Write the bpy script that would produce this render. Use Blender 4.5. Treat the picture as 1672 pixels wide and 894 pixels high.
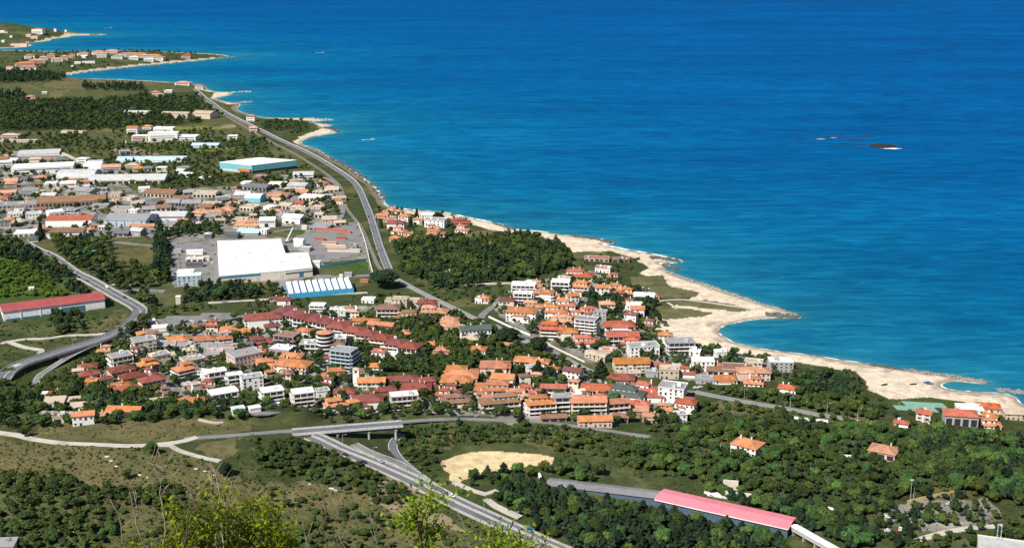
import bpy, bmesh, math, random
import numpy as np
random.seed(7); rng = np.random.default_rng(11)
for o in list(bpy.data.objects): bpy.data.objects.remove(o)
SC = bpy.context.scene; COL = SC.collection
# ------------------------------------------------------------------ camera, light, exposure
IW, IH, F, CH = 1672.0, 894.0, 2000.0, 340.0
PITCH = math.atan(547.0/F)
CP, SP = math.cos(PITCH), math.sin(PITCH)
cam = bpy.data.cameras.new('camera'); camo = bpy.data.objects.new('camera', cam); COL.objects.link(camo)
camo.location = (0, 0, CH); camo.rotation_euler = (math.pi/2-PITCH, 0, 0)
cam.sensor_width = 36; cam.lens = 36*F/IW; cam.clip_start = 0.5; cam.clip_end = 200000
SC.camera = camo
SUN_AZ = math.radians(-138)      # compass-like angle from +Y, negative = left of the view
SUN_EL = math.radians(47)
w = bpy.data.worlds.new('World'); SC.world = w; w.use_nodes = True
nt = w.node_tree; bg = nt.nodes['Background']
sky = nt.nodes.new('ShaderNodeTexSky'); sky.sky_type = 'NISHITA'; sky.sun_disc = False
sky.sun_elevation = SUN_EL; sky.sun_rotation = SUN_AZ; sky.altitude = 340; sky.air_density = 1.0; sky.dust_density = 0.4; sky.ozone_density = 2.0
nt.links.new(sky.outputs[0], bg.inputs[0]); bg.inputs[1].default_value = 0.07
sl = bpy.data.lights.new('sun', 'SUN'); sl.energy = 5.0; sl.angle = math.radians(0.5); sl.color = (1, 0.955, 0.88)
so = bpy.data.objects.new('sun', sl); COL.objects.link(so)
sdir = (math.sin(SUN_AZ)*math.cos(SUN_EL), math.cos(SUN_AZ)*math.cos(SUN_EL), math.sin(SUN_EL))
from mathutils import Vector, Matrix
so.rotation_euler = Vector(sdir).to_track_quat('Z', 'Y').to_euler()
SC.view_settings.view_transform = 'Standard'; SC.view_settings.look = 'None'
SC.view_settings.exposure = 0.42; SC.view_settings.gamma = 1.0
SC.render.engine = 'CYCLES'
SC.cycles.max_bounces = 5; SC.cycles.diffuse_bounces = 2; SC.cycles.glossy_bounces = 2; SC.cycles.transparent_max_bounces = 8

# ------------------------------------------------------------------ pixel <-> world helpers (only used to survey positions)
def dirs(px, py):
    px = np.asarray(px, float); py = np.asarray(py, float)
    return px-836.0, F*CP+(447.0-py)*SP, -F*SP+(447.0-py)*CP
def G0(px, py, z=0.0):
    dx, dy, dz = dirs(px, py); t = (z-CH)/dz
    return dx*t, dy*t
def proj(x, y, z):
    z = z-CH; f = y*CP-z*SP; u = y*SP+z*CP
    return 836+F*x/f, 447-F*u/f
def mpp(py):                      # metres per photo pixel across the view, at ground level
    x0, y0 = G0(836, py, 3); return math.hypot(y0, CH-3)/F*1.0
def catmull(pts, n=6, closed=False):
    p = np.asarray(pts, float); m = len(p); out = []
    for i in range(m if closed else m-1):
        g = (lambda k: p[k % m]) if closed else (lambda k: p[min(max(k, 0), m-1)])
        a, b, c, d = g(i-1), g(i), g(i+1), g(i+2)
        for t in np.linspace(0, 1, n, endpoint=False):
            out.append(0.5*((2*b)+(c-a)*t+(2*a-5*b+4*c-d)*t*t+(3*b-a-3*c+d)*t**3))
    if not closed: out.append(p[-1])
    return np.array(out)
def segdist(x, y, poly, closed=False):
    x = np.asarray(x, float); y = np.asarray(y, float); best = np.full(x.shape, 1e18)
    n = len(poly)
    for i in range(n if closed else n-1):
        ax, ay = poly[i]; bx, by = poly[(i+1) % n]
        vx, vy = bx-ax, by-ay; L = vx*vx+vy*vy+1e-9
        t = np.clip(((x-ax)*vx+(y-ay)*vy)/L, 0, 1)
        np.minimum(best, (x-ax-t*vx)**2+(y-ay-t*vy)**2, out=best)
    return np.sqrt(best)
def inside(x, y, poly):
    x = np.asarray(x, float); y = np.asarray(y, float); c = np.zeros(x.shape, bool); n = len(poly)
    for i in range(n):
        ax, ay = poly[i]; bx, by = poly[(i+1) % n]
        if ay == by: continue
        c ^= ((ay > y) != (by > y)) & (x < (bx-ax)*(y-ay)/(by-ay)+ax)
    return c
def sstep(a, b, v):
    t = np.clip((v-a)/(b-a), 0, 1); return t*t*(3-2*t)
def vnoise(x, y, seed=0):
    xi = np.floor(x).astype(np.int64); yi = np.floor(y).astype(np.int64); fx = x-xi; fy = y-yi
    fx = fx*fx*(3-2*fx); fy = fy*fy*(3-2*fy)
    def hsh(a, b):
        h = (a*374761393+b*668265263+seed*1442695041) & 0x7fffffff
        h = ((h ^ (h >> 13))*1274126177) & 0x7fffffff
        return ((h ^ (h >> 16)) & 0xffff)/65535.0
    return (hsh(xi, yi)*(1-fx)+hsh(xi+1, yi)*fx)*(1-fy)+(hsh(xi, yi+1)*(1-fx)+hsh(xi+1, yi+1)*fx)*fy
def fbm(x, y, s, seed=0, o=3):
    v = 0; a = 0.5; t = 0
    for k in range(o):
        v = v+a*vnoise(x/s*2**k+17.3*k, y/s*2**k, seed+k); t += a; a *= 0.55
    return v/t

# ------------------------------------------------------------------ the coast
COAST = [(2300,790),(1950,735),(1760,690),(1690,668),(1668,658),(1660,649),(1640,643),(1600,640),(1562,637),(1543,632),(1541,626),(1560,622),
 (1590,624),(1611,624),(1600,619),(1565,615),(1500,606),(1420,594),(1330,580),(1262,571),(1216,563),(1186,551),(1172,540),(1178,532),(1200,526),(1240,521),
 (1285,519),(1304,518),(1300,514),(1278,506),(1230,492),(1170,472),(1130,459),(1098,446),(1083,438),(1106,438),(1086,432),(1076,429),(1100,428),(1111,426),
 (1090,420),(1050,412),(1012,405),(984,399),(1001,396),(968,389),(930,385),(880,378),(840,374),(815,366),(780,358),(730,348),(690,344),(650,340),(631,336),
 (624,324),(615,311),(595,293),(570,275),(540,258),(515,243),(497,237),(492,232),(502,225),(525,221),(553,216),(548,212),(528,209),(542,204),(508,200),
 (536,196),(490,193),(430,192),(400,185),(386,178),(392,170),(371,167),(352,161),(372,156),(378,151),(355,150),(340,147),(330,140),(300,136),(200,130),
 (130,128.5),(106,127),(98,124.5),(130,118),(200,110),(270,103),(330,98),(366,94.5),(381,92),(340,88),(280,85.5),(240,83),(150,83),(80,84),(0,82),(-300,80),
 (-900,78),(-900,1200),(2300,1200)]
COAST2 = [(-900,79),(-100,79.5),(0,79),(40,77),(52,74),(48,71),(84,66),(82,64),(118,60),(112,58.5),(165,57.5),(171,56),(120,54.5),(86,54),(60,50),(30,46),(0,42.5),(-300,36),(-900,30)]
def wpts(pts, z=0.0):
    a = np.array(pts, float); x, y = G0(a[:, 0], a[:, 1], z); return np.stack([x, y], 1)
cw = wpts(COAST[:-2]); 
cw = catmull(cw, 4)
# small irregularities of the shoreline
_d = np.hypot(cw[:, 0], cw[:, 1]); 
cw[:, 0] += (fbm(cw[:, 0], cw[:, 1], 40, 5)-.5)*5; cw[:, 1] += (fbm(cw[:, 0], cw[:, 1], 33, 9)-.5)*6
CW1 = np.concatenate([cw, [[-9000, -3000], [6000, -3000]]])
CW2 = catmull(wpts(COAST2), 3)
def coast_sd(x, y):
    x = np.asarray(x, float); y = np.asarray(y, float)
    d = np.minimum(segdist(x, y, CW1, True), segdist(x, y, CW2, True))
    return np.where(inside(x, y, CW1) | inside(x, y, CW2), d, -d)

# ------------------------------------------------------------------ relief
MOUNDS = [((150,800),150,15),((430,745),80,7),((30,455),100,16),((860,712),70,6),((250,850),120,8),((560,800),60,6),((820,830),70,5),((1350,690),110,4),
          ((20,140),260,14),((40,52),300,34),((200,96),250,9),((1560,780),120,4)]
MW = [(np.array(G0(p[0], p[1], 4)), r, a) for p, r, a in MOUNDS]
RIDGES = [  # embankments: polyline (photo pixels), height, half width of the top, run of the slope
 ([(300,716),(400,709),(484,705)], 7.0, 6.5, 15),
 ([(650,692),(700,688),(780,686),(860,688),(930,694),(1000,703)], 6.0, 6.0, 14),
 ([(222,512),(212,530),(185,547),(150,561),(90,579),(40,594),(15,607),(2,625)], 5.0, 8.0, 5),
]
RW = []
for p, h, hw, run in RIDGES:
    c = catmull(wpts(p, 8.0), 4); t = np.linspace(0, 1, len(c)); RW.append((c, h*(sstep(0, .45, t)*(1-.75*sstep(.82, 1, t)*(h == 5.0)) if h != 6.0 else 1-.8*sstep(.1, .6, t)), hw, run))
def hill(x, y): return 338.3-0.56*np.hypot(x, y)
def hfun(x, y, sd=None):
    x = np.asarray(x, float); y = np.asarray(y, float)
    if sd is None: sd = coast_sd(x, y)
    land = np.clip(sd, 0, None)
    h = np.where(sd > 0, 3.6*(1-np.exp(-land/42))+0.0012*np.clip(land-80, 0, 1500), sd*0.10)
    k = sstep(60, 220, land)
    h = h+k*((fbm(x, y, 140, 3)-.5)*5.0)
    for c, r, a in MW: h = h+a*np.exp(-((x-c[0])**2+(y-c[1])**2)/(r*r))*sstep(10, 120, land)
    near = np.hypot(x, y) < 1500
    if np.any(near):
        xr, yr = x[near] if x.ndim else x, y[near] if x.ndim else y
        add = 0
        for pl, hh, hw, run in RW:
            for i in range(len(pl)-1):
                d = segdist(xr, yr, pl[i:i+2]); add = np.maximum(add, (hh[i]+hh[i+1])/2*(1-sstep(hw, hw+run, d)))
        if x.ndim: h[near] = h[near]+add
        else: h = h+add
    hl = hill(x, y)
    return np.where(hl > h-8, np.maximum(hl, h)+np.clip(8-np.abs(hl-h), 0, 8)**2/32, h)
def G(px, py):
    px = np.atleast_1d(np.asarray(px, float)); py = np.atleast_1d(np.asarray(py, float)); z = np.full(px.shape, 4.0)
    for k in range(10):
        x, y = G0(px, py, z); z = 0.45*z+0.55*np.minimum(hfun(x, y), 60)
    x, y = G0(px, py, z); return x, y, z
def g1(px, py):
    x, y, z = G(px, py); return float(x[0]), float(y[0]), float(hfun(x, y)[0])

# ------------------------------------------------------------------ object helpers
def tag(o, label=None, cat=None, group=None, kind=None):
    if label: o['label'] = label
    if cat: o['category'] = cat
    if group: o['group'] = group
    if kind: o['kind'] = kind
    return o
def empty(name, loc, rz=0.0):
    o = bpy.data.objects.new(name, None); COL.objects.link(o); o.location = loc; o.rotation_euler = (0, 0, rz); o.empty_display_size = 1; return o
def link(name, me, parent=None, loc=None, rz=None, sc=None):
    o = bpy.data.objects.new(name, me); COL.objects.link(o)
    if parent is not None: o.parent = parent
    if loc is not None: o.location = loc
    if rz is not None: o.rotation_euler = (0, 0, rz)
    if sc is not None: o.scale = sc
    return o
def npmesh(name, V, Fq, mat=None, smooth=False):
    V = np.asarray(V, np.float32); Fq = np.asarray(Fq, np.int32); k = Fq.shape[1]
    me = bpy.data.meshes.new(name); me.vertices.add(len(V)); me.vertices.foreach_set('co', V.ravel())
    me.loops.add(Fq.size); me.loops.foreach_set('vertex_index', Fq.ravel())
    me.polygons.add(len(Fq)); me.polygons.foreach_set('loop_start', np.arange(0, Fq.size, k, dtype=np.int32))
    me.polygons.foreach_set('loop_total', np.full(len(Fq), k, np.int32))
    me.polygons.foreach_set('use_smooth', np.full(len(Fq), smooth))
    me.update(calc_edges=True)
    if mat: me.materials.append(mat)
    return me
class MB:
    def __init__(s): s.v = []; s.f = []; s.m = []
    def poly(s, pts, m=0):
        n = len(s.v); s.v += [tuple(p) for p in pts]; s.f.append(tuple(range(n, n+len(pts)))); s.m.append(m)
    def box(s, x0, x1, y0, y1, z0, z1, m=0):
        n = len(s.v); s.v += [(x0,y0,z0),(x1,y0,z0),(x1,y1,z0),(x0,y1,z0),(x0,y0,z1),(x1,y0,z1),(x1,y1,z1),(x0,y1,z1)]
        for q in ((0,3,2,1),(4,5,6,7),(0,1,5,4),(1,2,6,5),(2,3,7,6),(3,0,4,7)): s.f.append(tuple(n+i for i in q)); s.m.append(m)
    def prism(s, pts, z0, z1, m=0, mt=None):
        n = len(pts); b = len(s.v)
        a = sum(pts[i][0]*pts[(i+1) % n][1]-pts[(i+1) % n][0]*pts[i][1] for i in range(n))
        if a < 0: pts = pts[::-1]
        s.v += [(p[0], p[1], z0) for p in pts]+[(p[0], p[1], z1) for p in pts]
        for i in range(n): j = (i+1) % n; s.f.append((b+i, b+j, b+n+j, b+n+i)); s.m.append(m)
        s.f.append(tuple(range(b+n, b+2*n))); s.m.append(m if mt is None else mt)
        s.f.append(tuple(range(b+n-1, b-1, -1))); s.m.append(m)
    def tube(s, pts, rad, n=6, m=0, cap=True):
        pts = [Vector(p) for p in pts]; rings = []
        for i, p in enumerate(pts):
            d = (pts[min(i+1, len(pts)-1)]-pts[max(i-1, 0)]).normalized()
            u = d.orthogonal().normalized(); v = d.cross(u); r = rad[i] if hasattr(rad, '__len__') else rad
            b = len(s.v); rings.append(b)
            s.v += [tuple(p+(u*math.cos(2*math.pi*k/n)+v*math.sin(2*math.pi*k/n))*r) for k in range(n)]
        for a, b in zip(rings, rings[1:]):
            for k in range(n): s.f.append((a+k, a+(k+1) % n, b+(k+1) % n, b+k)); s.m.append(m)
        if cap:
            s.f.append(tuple(rings[0]+k for k in range(n-1, -1, -1))); s.m.append(m)
            s.f.append(tuple(rings[-1]+k for k in range(n))); s.m.append(m)
    def mesh(s, name, mats, smooth=False):
        me = bpy.data.meshes.new(name); me.from_pydata(s.v, [], s.f)
        for mt in (mats if isinstance(mats, (list, tuple)) else [mats]): me.materials.append(mt)
        me.polygons.foreach_set('material_index', s.m)
        if smooth: me.polygons.foreach_set('use_smooth', [True]*len(s.f))
        me.update(); return me
    def build(s, name, mats, parent=None, loc=None, rz=None, smooth=False):
        return link(name, s.mesh(name, mats, smooth), parent, loc, rz)

# ------------------------------------------------------------------ materials
def new_mat(name):
    m = bpy.data.materials.new(name); m.use_nodes = True; t = m.node_tree
    return m, t, t.nodes['Principled BSDF'], (lambda k: t.nodes.new('ShaderNode'+k)), t.links.new
def mix_rgb(N, L, a, b, f, mode='MIX'):
    n = N('Mix'); n.data_type = 'RGBA'; n.blend_type = mode
    for s, v in ((n.inputs[0], f), (n.inputs[6], a), (n.inputs[7], b)):
        if hasattr(v, 'is_output') or hasattr(v, 'links'): L(v, s)
        else: s.default_value = v if not isinstance(v, tuple) else (*v, 1)[:4]
    return n.outputs[2]
def ramp(N, L, src, stops):
    r = N('ValToRGB'); e = r.color_ramp.elements
    while len(e) > 1: e.remove(e[0])
    for i, (p, c) in enumerate(stops):
        q = e[0] if i == 0 else e.new(p); q.position = p; q.color = (*c, 1) if len(c) == 3 else c
    if src is not None: L(src, r.inputs[0])
    return r.outputs[0]
def noise(N, L, scale, detail=3, rough=.55, vec=None, dist=0):
    n = N('TexNoise'); n.inputs['Scale'].default_value = scale; n.inputs['Detail'].default_value = detail
    n.inputs['Roughness'].default_value = rough; n.inputs['Distortion'].default_value = dist
    if vec is not None: L(vec, n.inputs['Vector'])
    return n.outputs[0]
def geo_pos(N): return N('NewGeometry').outputs['Position']
_MC = {}
def stained(name, col, rough=.8, scale=.6, amount=.25, fine=3.0, vary=.12, spec=.3):
    """matte surface with weathering; stains live in world space, each object slightly different"""
    if name in _MC: return _MC[name]
    m, t, B, N, L = new_mat(name); p = geo_pos(N)
    a = noise(N, L, scale, 4, .6, p); b = noise(N, L, fine, 2, .5, p)
    dk = tuple(c*(1-amount*1.5) for c in col); lt = tuple(min(1, c*(1+amount*.4)) for c in col)
    c1 = ramp(N, L, a, [(.3, dk), (.5, col), (.75, lt)])
    c2 = mix_rgb(N, L, c1, tuple(c*.75 for c in col), ramp(N, L, b, [(.5, (0,0,0)), (.8, (.5,.5,.5))]))
    oi = N('ObjectInfo'); h = N('HueSaturation'); L(c2, h.inputs['Color'])
    mr = N('MapRange'); mr.inputs[3].default_value = 1-vary; mr.inputs[4].default_value = 1+vary; L(oi.outputs['Random'], mr.inputs[0]); L(mr.outputs[0], h.inputs['Value'])
    L(h.outputs[0], B.inputs['Base Color']); B.inputs['Roughness'].default_value = rough; B.inputs['Specular IOR Level'].default_value = spec
    _MC[name] = m; return m
def seamed(name, col, period=1.0, axis='X', amount=.14):
    """profiled sheet or membrane: seams, streaks running down the fall, faded patches"""
    if name in _MC: return _MC[name]
    m, t, B, N, L = new_mat(name); p = N('TexCoord').outputs['Object']
    mp = N('Mapping'); mp.inputs['Scale'].default_value = (.9, .06, .06) if axis == 'X' else (.06, .9, .06); L(p, mp.inputs['Vector'])
    a = noise(N, L, .10, 4, .6, p); b = noise(N, L, 1, 3, .6, mp.outputs[0])
    c = ramp(N, L, a, [(.3, tuple(x*(1-amount*2) for x in col)), (.5, col), (.75, tuple(min(.95, x*(1+amount)) for x in col))])
    c = mix_rgb(N, L, c, tuple(x*.62 for x in col), ramp(N, L, b, [(.5, (0,0,0)), (.8, (amount*2.5,)*3)]))
    w_ = N('TexWave'); w_.inputs['Scale'].default_value = .31/period; w_.bands_direction = axis; L(p, w_.inputs['Vector'])
    c = mix_rgb(N, L, c, tuple(x*.6 for x in col), ramp(N, L, w_.outputs[0], [(.0, (.5,.5,.5)), (.12, (0,0,0))]))
    L(c, B.inputs['Base Color']); B.inputs['Roughness'].default_value = .6; B.inputs['Specular IOR Level'].default_value = .3
    _MC[name] = m; return m
def tiled(name, col, period=.55):
    """clay roof tiles: courses as bump and tone, patchy ageing"""
    if name in _MC: return _MC[name]
    m, t, B, N, L = new_mat(name); p = N('TexCoord').outputs['Object']; gp = geo_pos(N)
    a = noise(N, L, .22, 5, .7, gp); b = noise(N, L, 1.3, 4, .65, gp)
    dk = tuple(c*.62 for c in col); lt = (min(1, col[0]*1.25), col[1]*1.35, col[2]*1.5)
    c1 = ramp(N, L, a, [(.28, dk), (.5, col), (.72, lt)])
    c2 = mix_rgb(N, L, c1, (col[0]*.45, col[1]*.6, col[2]*.7), ramp(N, L, b, [(.52, (0,0,0)), (.75, (.65,.65,.65))]))
    wv = N('TexWave'); wv.inputs['Scale'].default_value = .5/period; wv.bands_direction = 'X'; L(p, wv.inputs['Vector'])
    c3 = mix_rgb(N, L, c2, tuple(c*.55 for c in col), ramp(N, L, wv.outputs[0], [(.0, (.55,.55,.55)), (.35, (0,0,0))]))
    oi = N('ObjectInfo'); h = N('HueSaturation'); L(c3, h.inputs['Color'])
    mr = N('MapRange'); mr.inputs[3].default_value = .78; mr.inputs[4].default_value = 1.18; L(oi.outputs['Random'], mr.inputs[0]); L(mr.outputs[0], h.inputs['Value'])
    wn = N('TexWhiteNoise'); wn.noise_dimensions = '1D'; L(oi.outputs['Random'], wn.inputs['W']); m3 = N('MapRange'); m3.inputs[3].default_value = .497; m3.inputs[4].default_value = .514; L(wn.outputs[0], m3.inputs[0]); L(m3.outputs[0], h.inputs['Hue'])
    m4 = N('MapRange'); m4.inputs[3].default_value = .86; m4.inputs[4].default_value = 1.05; L(wn.outputs[0], m4.inputs[0]); L(m4.outputs[0], h.inputs['Saturation'])
    bp = N('Bump'); bp.inputs['Strength'].default_value = .5; bp.inputs['Distance'].default_value = .08; L(wv.outputs[0], bp.inputs['Height']); L(bp.outputs[0], B.inputs['Normal'])
    L(h.outputs[0], B.inputs['Base Color']); B.inputs['Roughness'].default_value = .85; B.inputs['Specular IOR Level'].default_value = .2
    _MC[name] = m; return m
# ------------------------------------------------------------------ ground cover (albedo of the soil, sand and grass)
GREEN=(.046,.062,.022); SCRUB=(.036,.052,.018); LUSH=(.052,.085,.020); TAN=(.132,.116,.052); SAND=(.65,.535,.415); PALE=(.215,.20,.175); EARTH=(.24,.19,.125)
QUARRY=(.66,.51,.30); GREY=(.20,.20,.205); DUNE=(.125,.122,.058); ROCKY=(.20,.16,.11); FIELD=(.078,.086,.034); YEL=(.17,.175,.035)
COVER = [  # (colour, polygon in photo pixels, edge wobble in metres)
 (FIELD, [(0,118),(330,140),(420,215),(520,275),(590,360),(590,470),(0,480)], 8),
 (SCRUB, [(0,165),(330,150),(330,205),(0,215)], 10),
 (TAN, [(105,128),(200,131),(260,138),(140,146),(70,142)], 10),
 (TAN, [(80,150),(118,146),(100,158),(78,164)], 6),
 (YEL, [(270,207),(365,207),(360,211),(280,212)], 4), (EARTH, [(360,205),(385,203),(385,208),(362,210)], 3),
 (EARTH, [(165,244),(215,241),(262,252),(240,257)], 5), (YEL,[(320,245),(390,239),(390,242),(330,249)],3),
 (TAN, [(150,205),(220,200),(260,212),(160,216)], 9),
 (LUSH, [(215,240),(330,238),(420,225),(440,235),(330,245),(230,243)], 6),
 (PALE, [(0,248),(60,250),(135,262),(240,290),(300,296),(425,300),(520,290),(545,320),(560,362),(420,372),(350,388),(270,398),(130,385),(60,378),(0,385)], 9),
 (FIELD, [(175,282),(330,290),(520,278),(480,298),(300,308),(220,315)], 8),
 (FIELD, [(180,388),(255,385),(255,440),(185,425)], 5), (TAN, [(185,408),(252,402),(252,428),(190,425)], 4),
 (PALE, [(276,393),(350,388),(588,362),(608,445),(535,452),(520,470),(470,482),(420,455),(350,466),(285,468)], 3),
 (LUSH, [(430,378),(500,374),(495,383),(435,388)], 3),
 (LUSH, [(525,428),(598,422),(606,445),(540,452)], 2),
 (GREEN, [(520,290),(560,285),(600,360),(630,440),(612,445),(586,362),(555,362)], 4),
 (EARTH, [(545,300),(552,303),(560,345),(552,340)], 3),
 (LUSH, [(-40,405),(30,425),(70,445),(125,487),(-40,498)], 4),
 (GREEN, [(0,540),(120,530),(170,515),(215,510),(205,530),(150,550),(0,610)], 5), (TAN, [(150,525),(205,512),(200,528),(160,545)], 4),
 (PALE, [(190,545),(260,520),(420,515),(560,500),(720,490),(760,530),(880,560),(960,600),(1100,640),(1150,645),(1130,690),(960,700),(700,675),(520,675),(400,670),(260,670),(150,650),(160,610)], 8),
 (GREEN, [(560,560),(740,520),(880,560),(940,600),(860,620),(700,620),(600,610)], 9),
 (GREEN, [(700,500),(790,500),(800,540),(760,530)], 6),
 (PALE, [(800,500),(850,460),(960,440),(1000,460),(1060,500),(1090,560),(1140,560),(1290,585),(1270,620),(1130,620),(960,590),(860,550)], 6),
 (GREEN, [(640,390),(760,375),(840,378),(930,400),(950,440),(860,460),(740,470),(650,450)], 6),
 (TAN, [(745,380),(800,376),(870,384),(860,392),(760,390)], 5),
 (GREEN, [(930,410),(1045,415),(1045,440),(990,440),(940,430)], 5),
 (GREEN, [(1130,640),(1290,600),(1420,600),(1450,655),(1672,670),(1672,894),(950,894),(880,770),(1000,700)], 8),
 (TAN, [(1165,655),(1215,652),(1265,668),(1240,680),(1165,672)], 5), (TAN, [(1385,672),(1440,676),(1420,690),(1380,686)], 4), (TAN,[(1120,700),(1190,705),(1200,722),(1110,716)],4),
 (TAN, [(1610,722),(1690,728),(1690,760),(1605,745)], 4),
 (GREEN, [(420,690),(1000,695),(1010,760),(880,770),(740,800),(560,790),(420,740)], 8),
 (TAN, [(690,705),(760,700),(740,735),(660,730)], 6), (TAN, [(830,690),(950,700),(940,730),(880,735)], 6),
 (TAN, [(55,692),(120,692),(260,686),(350,682),(420,694),(400,705),(300,716),(230,722),(60,714)], 4),
 (TAN, [(-40,712),(60,722),(235,731),(300,745),(360,757),(380,780),(480,795),(600,805),(720,825),(770,900),(560,900),(480,845),(300,815),(150,795),(-40,785)], 13),
 (TAN, [(320,720),(420,712),(360,750),(310,735)], 10),
 (GREEN, [(400,715),(480,710),(590,770),(600,800),(500,795),(420,780)], 15),
 (FIELD, [(-40,790),(120,790),(230,805),(250,840),(520,850),(520,920),(-40,920)], 8),
 (EARTH, [(640,760),(720,830),(760,870),(700,860),(600,820)], 4),
 (QUARRY, [(716,752),(742,743),(780,738),(810,735),(862,738),(905,744),(900,757),(850,764),(805,770),(775,776),(752,784),(740,792),(730,788),(738,772),(722,762)], 3),
 (PALE, [(1420,835),(1500,820),(1620,812),(1640,850),(1540,870),(1440,860)], 4),
 # beaches
 (SAND, [(625,344),(690,350),(735,356),(770,366),(800,375),(850,381),(900,392),(925,402),(935,411),(1000,410),(1035,422),(1062,438),(1045,446),(1085,460),(1100,470),(1140,480),
   (1060,522),(1056,532),(1075,542),(1102,553),(1150,573),(1255,583),(1300,590),(1395,606),(1415,620),(1418,636),(1450,650),(1540,655),(1600,668),(1700,690),(1800,780),(2400,800),(2400,640),(1000,330)], 2),
 (DUNE, [(933,412),(985,410),(992,417),(945,422),(930,418)], 2),
 (DUNE, [(1030,452),(1082,449),(1086,458),(1060,466),(1030,466)], 2),
 (DUNE, [(1042,468),(1100,468),(1142,477),(1136,484),(1085,487),(1055,482)], 2),
 (DUNE, [(1086,492),(1150,489),(1190,495),(1228,506),(1205,509),(1150,503),(1110,499)], 2),
 (DUNE, [(1078,500),(1120,503),(1166,511),(1150,517),(1085,521),(1060,515)], 2),
 (DUNE, [(1052,534),(1085,540),(1104,551),(1080,553)], 2), (DUNE, [(1130,566),(1180,570),(1200,582),(1150,580)], 2),
 (LUSH, [(1455,652),(1520,648),(1575,655),(1580,664),(1460,662)], 2),
 (SAND, [(478,232),(492,222),(516,214),(530,209),(515,203),(510,198),(430,193),(430,190),(545,190),(560,216),(500,240)], 3),
 (SAND, [(345,160),(352,151),(378,149),(395,170),(372,170)], 3),
]
_all = np.concatenate([np.array(p, float) for c, p, j in COVER]); _x, _y, _ = G(_all[:, 0], _all[:, 1]); COVW = []; _o = 0
for c, p, j in COVER: COVW.append((c, np.stack([_x[_o:_o+len(p)], _y[_o:_o+len(p)]], 1), j)); _o += len(p)
def cover_colour(x, y, sd):
    n = len(x); C = np.tile(np.array(GREEN), (n, 1)); dist = np.hypot(x, y)
    jx = (fbm(x, y, 14, 21)-.5); jy = (fbm(x, y, 14, 31)-.5)
    for c, p, j in COVW:
        x0, y0 = p.min(0)-j*3; x1, y1 = p.max(0)+j*3
        k = np.nonzero((x > x0) & (x < x1) & (y > y0) & (y < y1))[0]
        if not len(k): continue
        sc = j*2.6
        q = inside(x[k]+jx[k]*sc, y[k]+jy[k]*sc, p)
        C[k[q]] = c
    # patchiness: bare soil, dry tufts, dark herb
    g = C[:, 1] > C[:, 0]*1.05
    f1 = fbm(x, y, 26, 41, 4); f2 = fbm(x, y, 70, 51); f3 = fbm(x, y, 7, 61)
    a = (sstep(.52, .72, f1)*.7)[:, None]; C = np.where(g[:, None], C*(1-a)+np.array(FIELD)*1.25*a, C)
    a = (sstep(.60, .78, f2)*.55)[:, None]; C = np.where(g[:, None], C*(1-a)+np.array(TAN)*a, C)
    tn = (np.abs(C[:, 0]-TAN[0]) < .02)
    a = (sstep(.50, .74, f1)*.6)[:, None]; C = np.where(tn[:, None], C*(1-a)+np.array(FIELD)*a, C)
    pv = (np.abs(C[:, 0]-PALE[0]) < .01)
    a = (sstep(.50, .66, f1)*.85)[:, None]; C = np.where(pv[:, None], C*(1-a)+np.array(GREEN)*1.2*a, C)
    a = (sstep(.55, .70, fbm(x, y, 18, 71)) * .6)[:, None]; C = np.where(pv[:, None], C*(1-a)+np.array((.36,.34,.31))*a, C)
    C *= (0.72+0.56*f3)[:, None]
    # shore: narrow pale or stony strip, wet sand
    wd = np.clip(dist*0.0052, 4, 26)
    isl = sd < wd*(0.6+.8*fbm(x, y, 60, 81))
    bch = C[:, 0] > .45
    far = dist > 2900
    shore = np.where((far & (fbm(x, y, 90, 91) > .34))[:, None], np.array((.52,.42,.31)), np.array(ROCKY))
    C = np.where((isl & ~bch)[:, None], shore*(.7+.6*f3)[:, None], C)
    wet = 1-sstep(2.0, 9.0, sd+3*(f1-.5)); C = np.where(bch[:, None], C*(1-.5*wet[:, None]), C); sea_weed = sstep(.60, .68, fbm(x, y, 16, 95))*np.exp(-((sd-11)/4.0)**2); C = np.where(bch[:, None], C*(1-.45*sea_weed[:, None]), C)
    return C

cols = np.concatenate([np.linspace(-900, -40, 50, endpoint=False), np.arange(-40, 1712, 2.0), np.linspace(1714, 2560, 50)])
rows_far = np.concatenate([np.linspace(-62, -10, 16), np.arange(-8, 470, 1.2), np.arange(470, 930, 1.6)])
az = np.arctan2(cols-836.0, F*CP+0*cols)
def polar(rows, z=4.0):
    x, y = G0(np.full(len(rows), 836.0), rows, z); return np.hypot(x, y)
R = np.concatenate([polar(rows_far), np.geomspace(600, 2.0, 110)])
AZ, RR = np.meshgrid(az, R)
X = (RR*np.sin(AZ)).ravel(); Y = (RR*np.cos(AZ)).ravel()
SDV = coast_sd(X, Y); Z = hfun(X, Y, SDV)
nc = len(az); nr = len(R)
idx = np.arange(nr*nc).reshape(nr, nc)
Z2 = Z.reshape(nr, nc); S2 = SDV.reshape(nr, nc)
def _look(x, y, T):          # bilinear look-up on the ground sheet itself
    x = np.asarray(x, float); y = np.asarray(y, float)
    ci = np.interp(np.arctan2(x, y), az, np.arange(nc)); ri = np.interp(np.hypot(x, y), R[::-1], np.arange(nr)[::-1])
    c0 = np.clip(ci.astype(int), 0, nc-2); r0 = np.clip(ri.astype(int), 0, nr-2); fc = ci-c0; fr_ = ri-r0
    return (T[r0, c0]*(1-fc)+T[r0, c0+1]*fc)*(1-fr_)+(T[r0+1, c0]*(1-fc)+T[r0+1, c0+1]*fc)*fr_
def hfun(x, y, sd=None): return _look(x, y, Z2)
def land_sd(x, y): return _look(x, y, S2)
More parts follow.
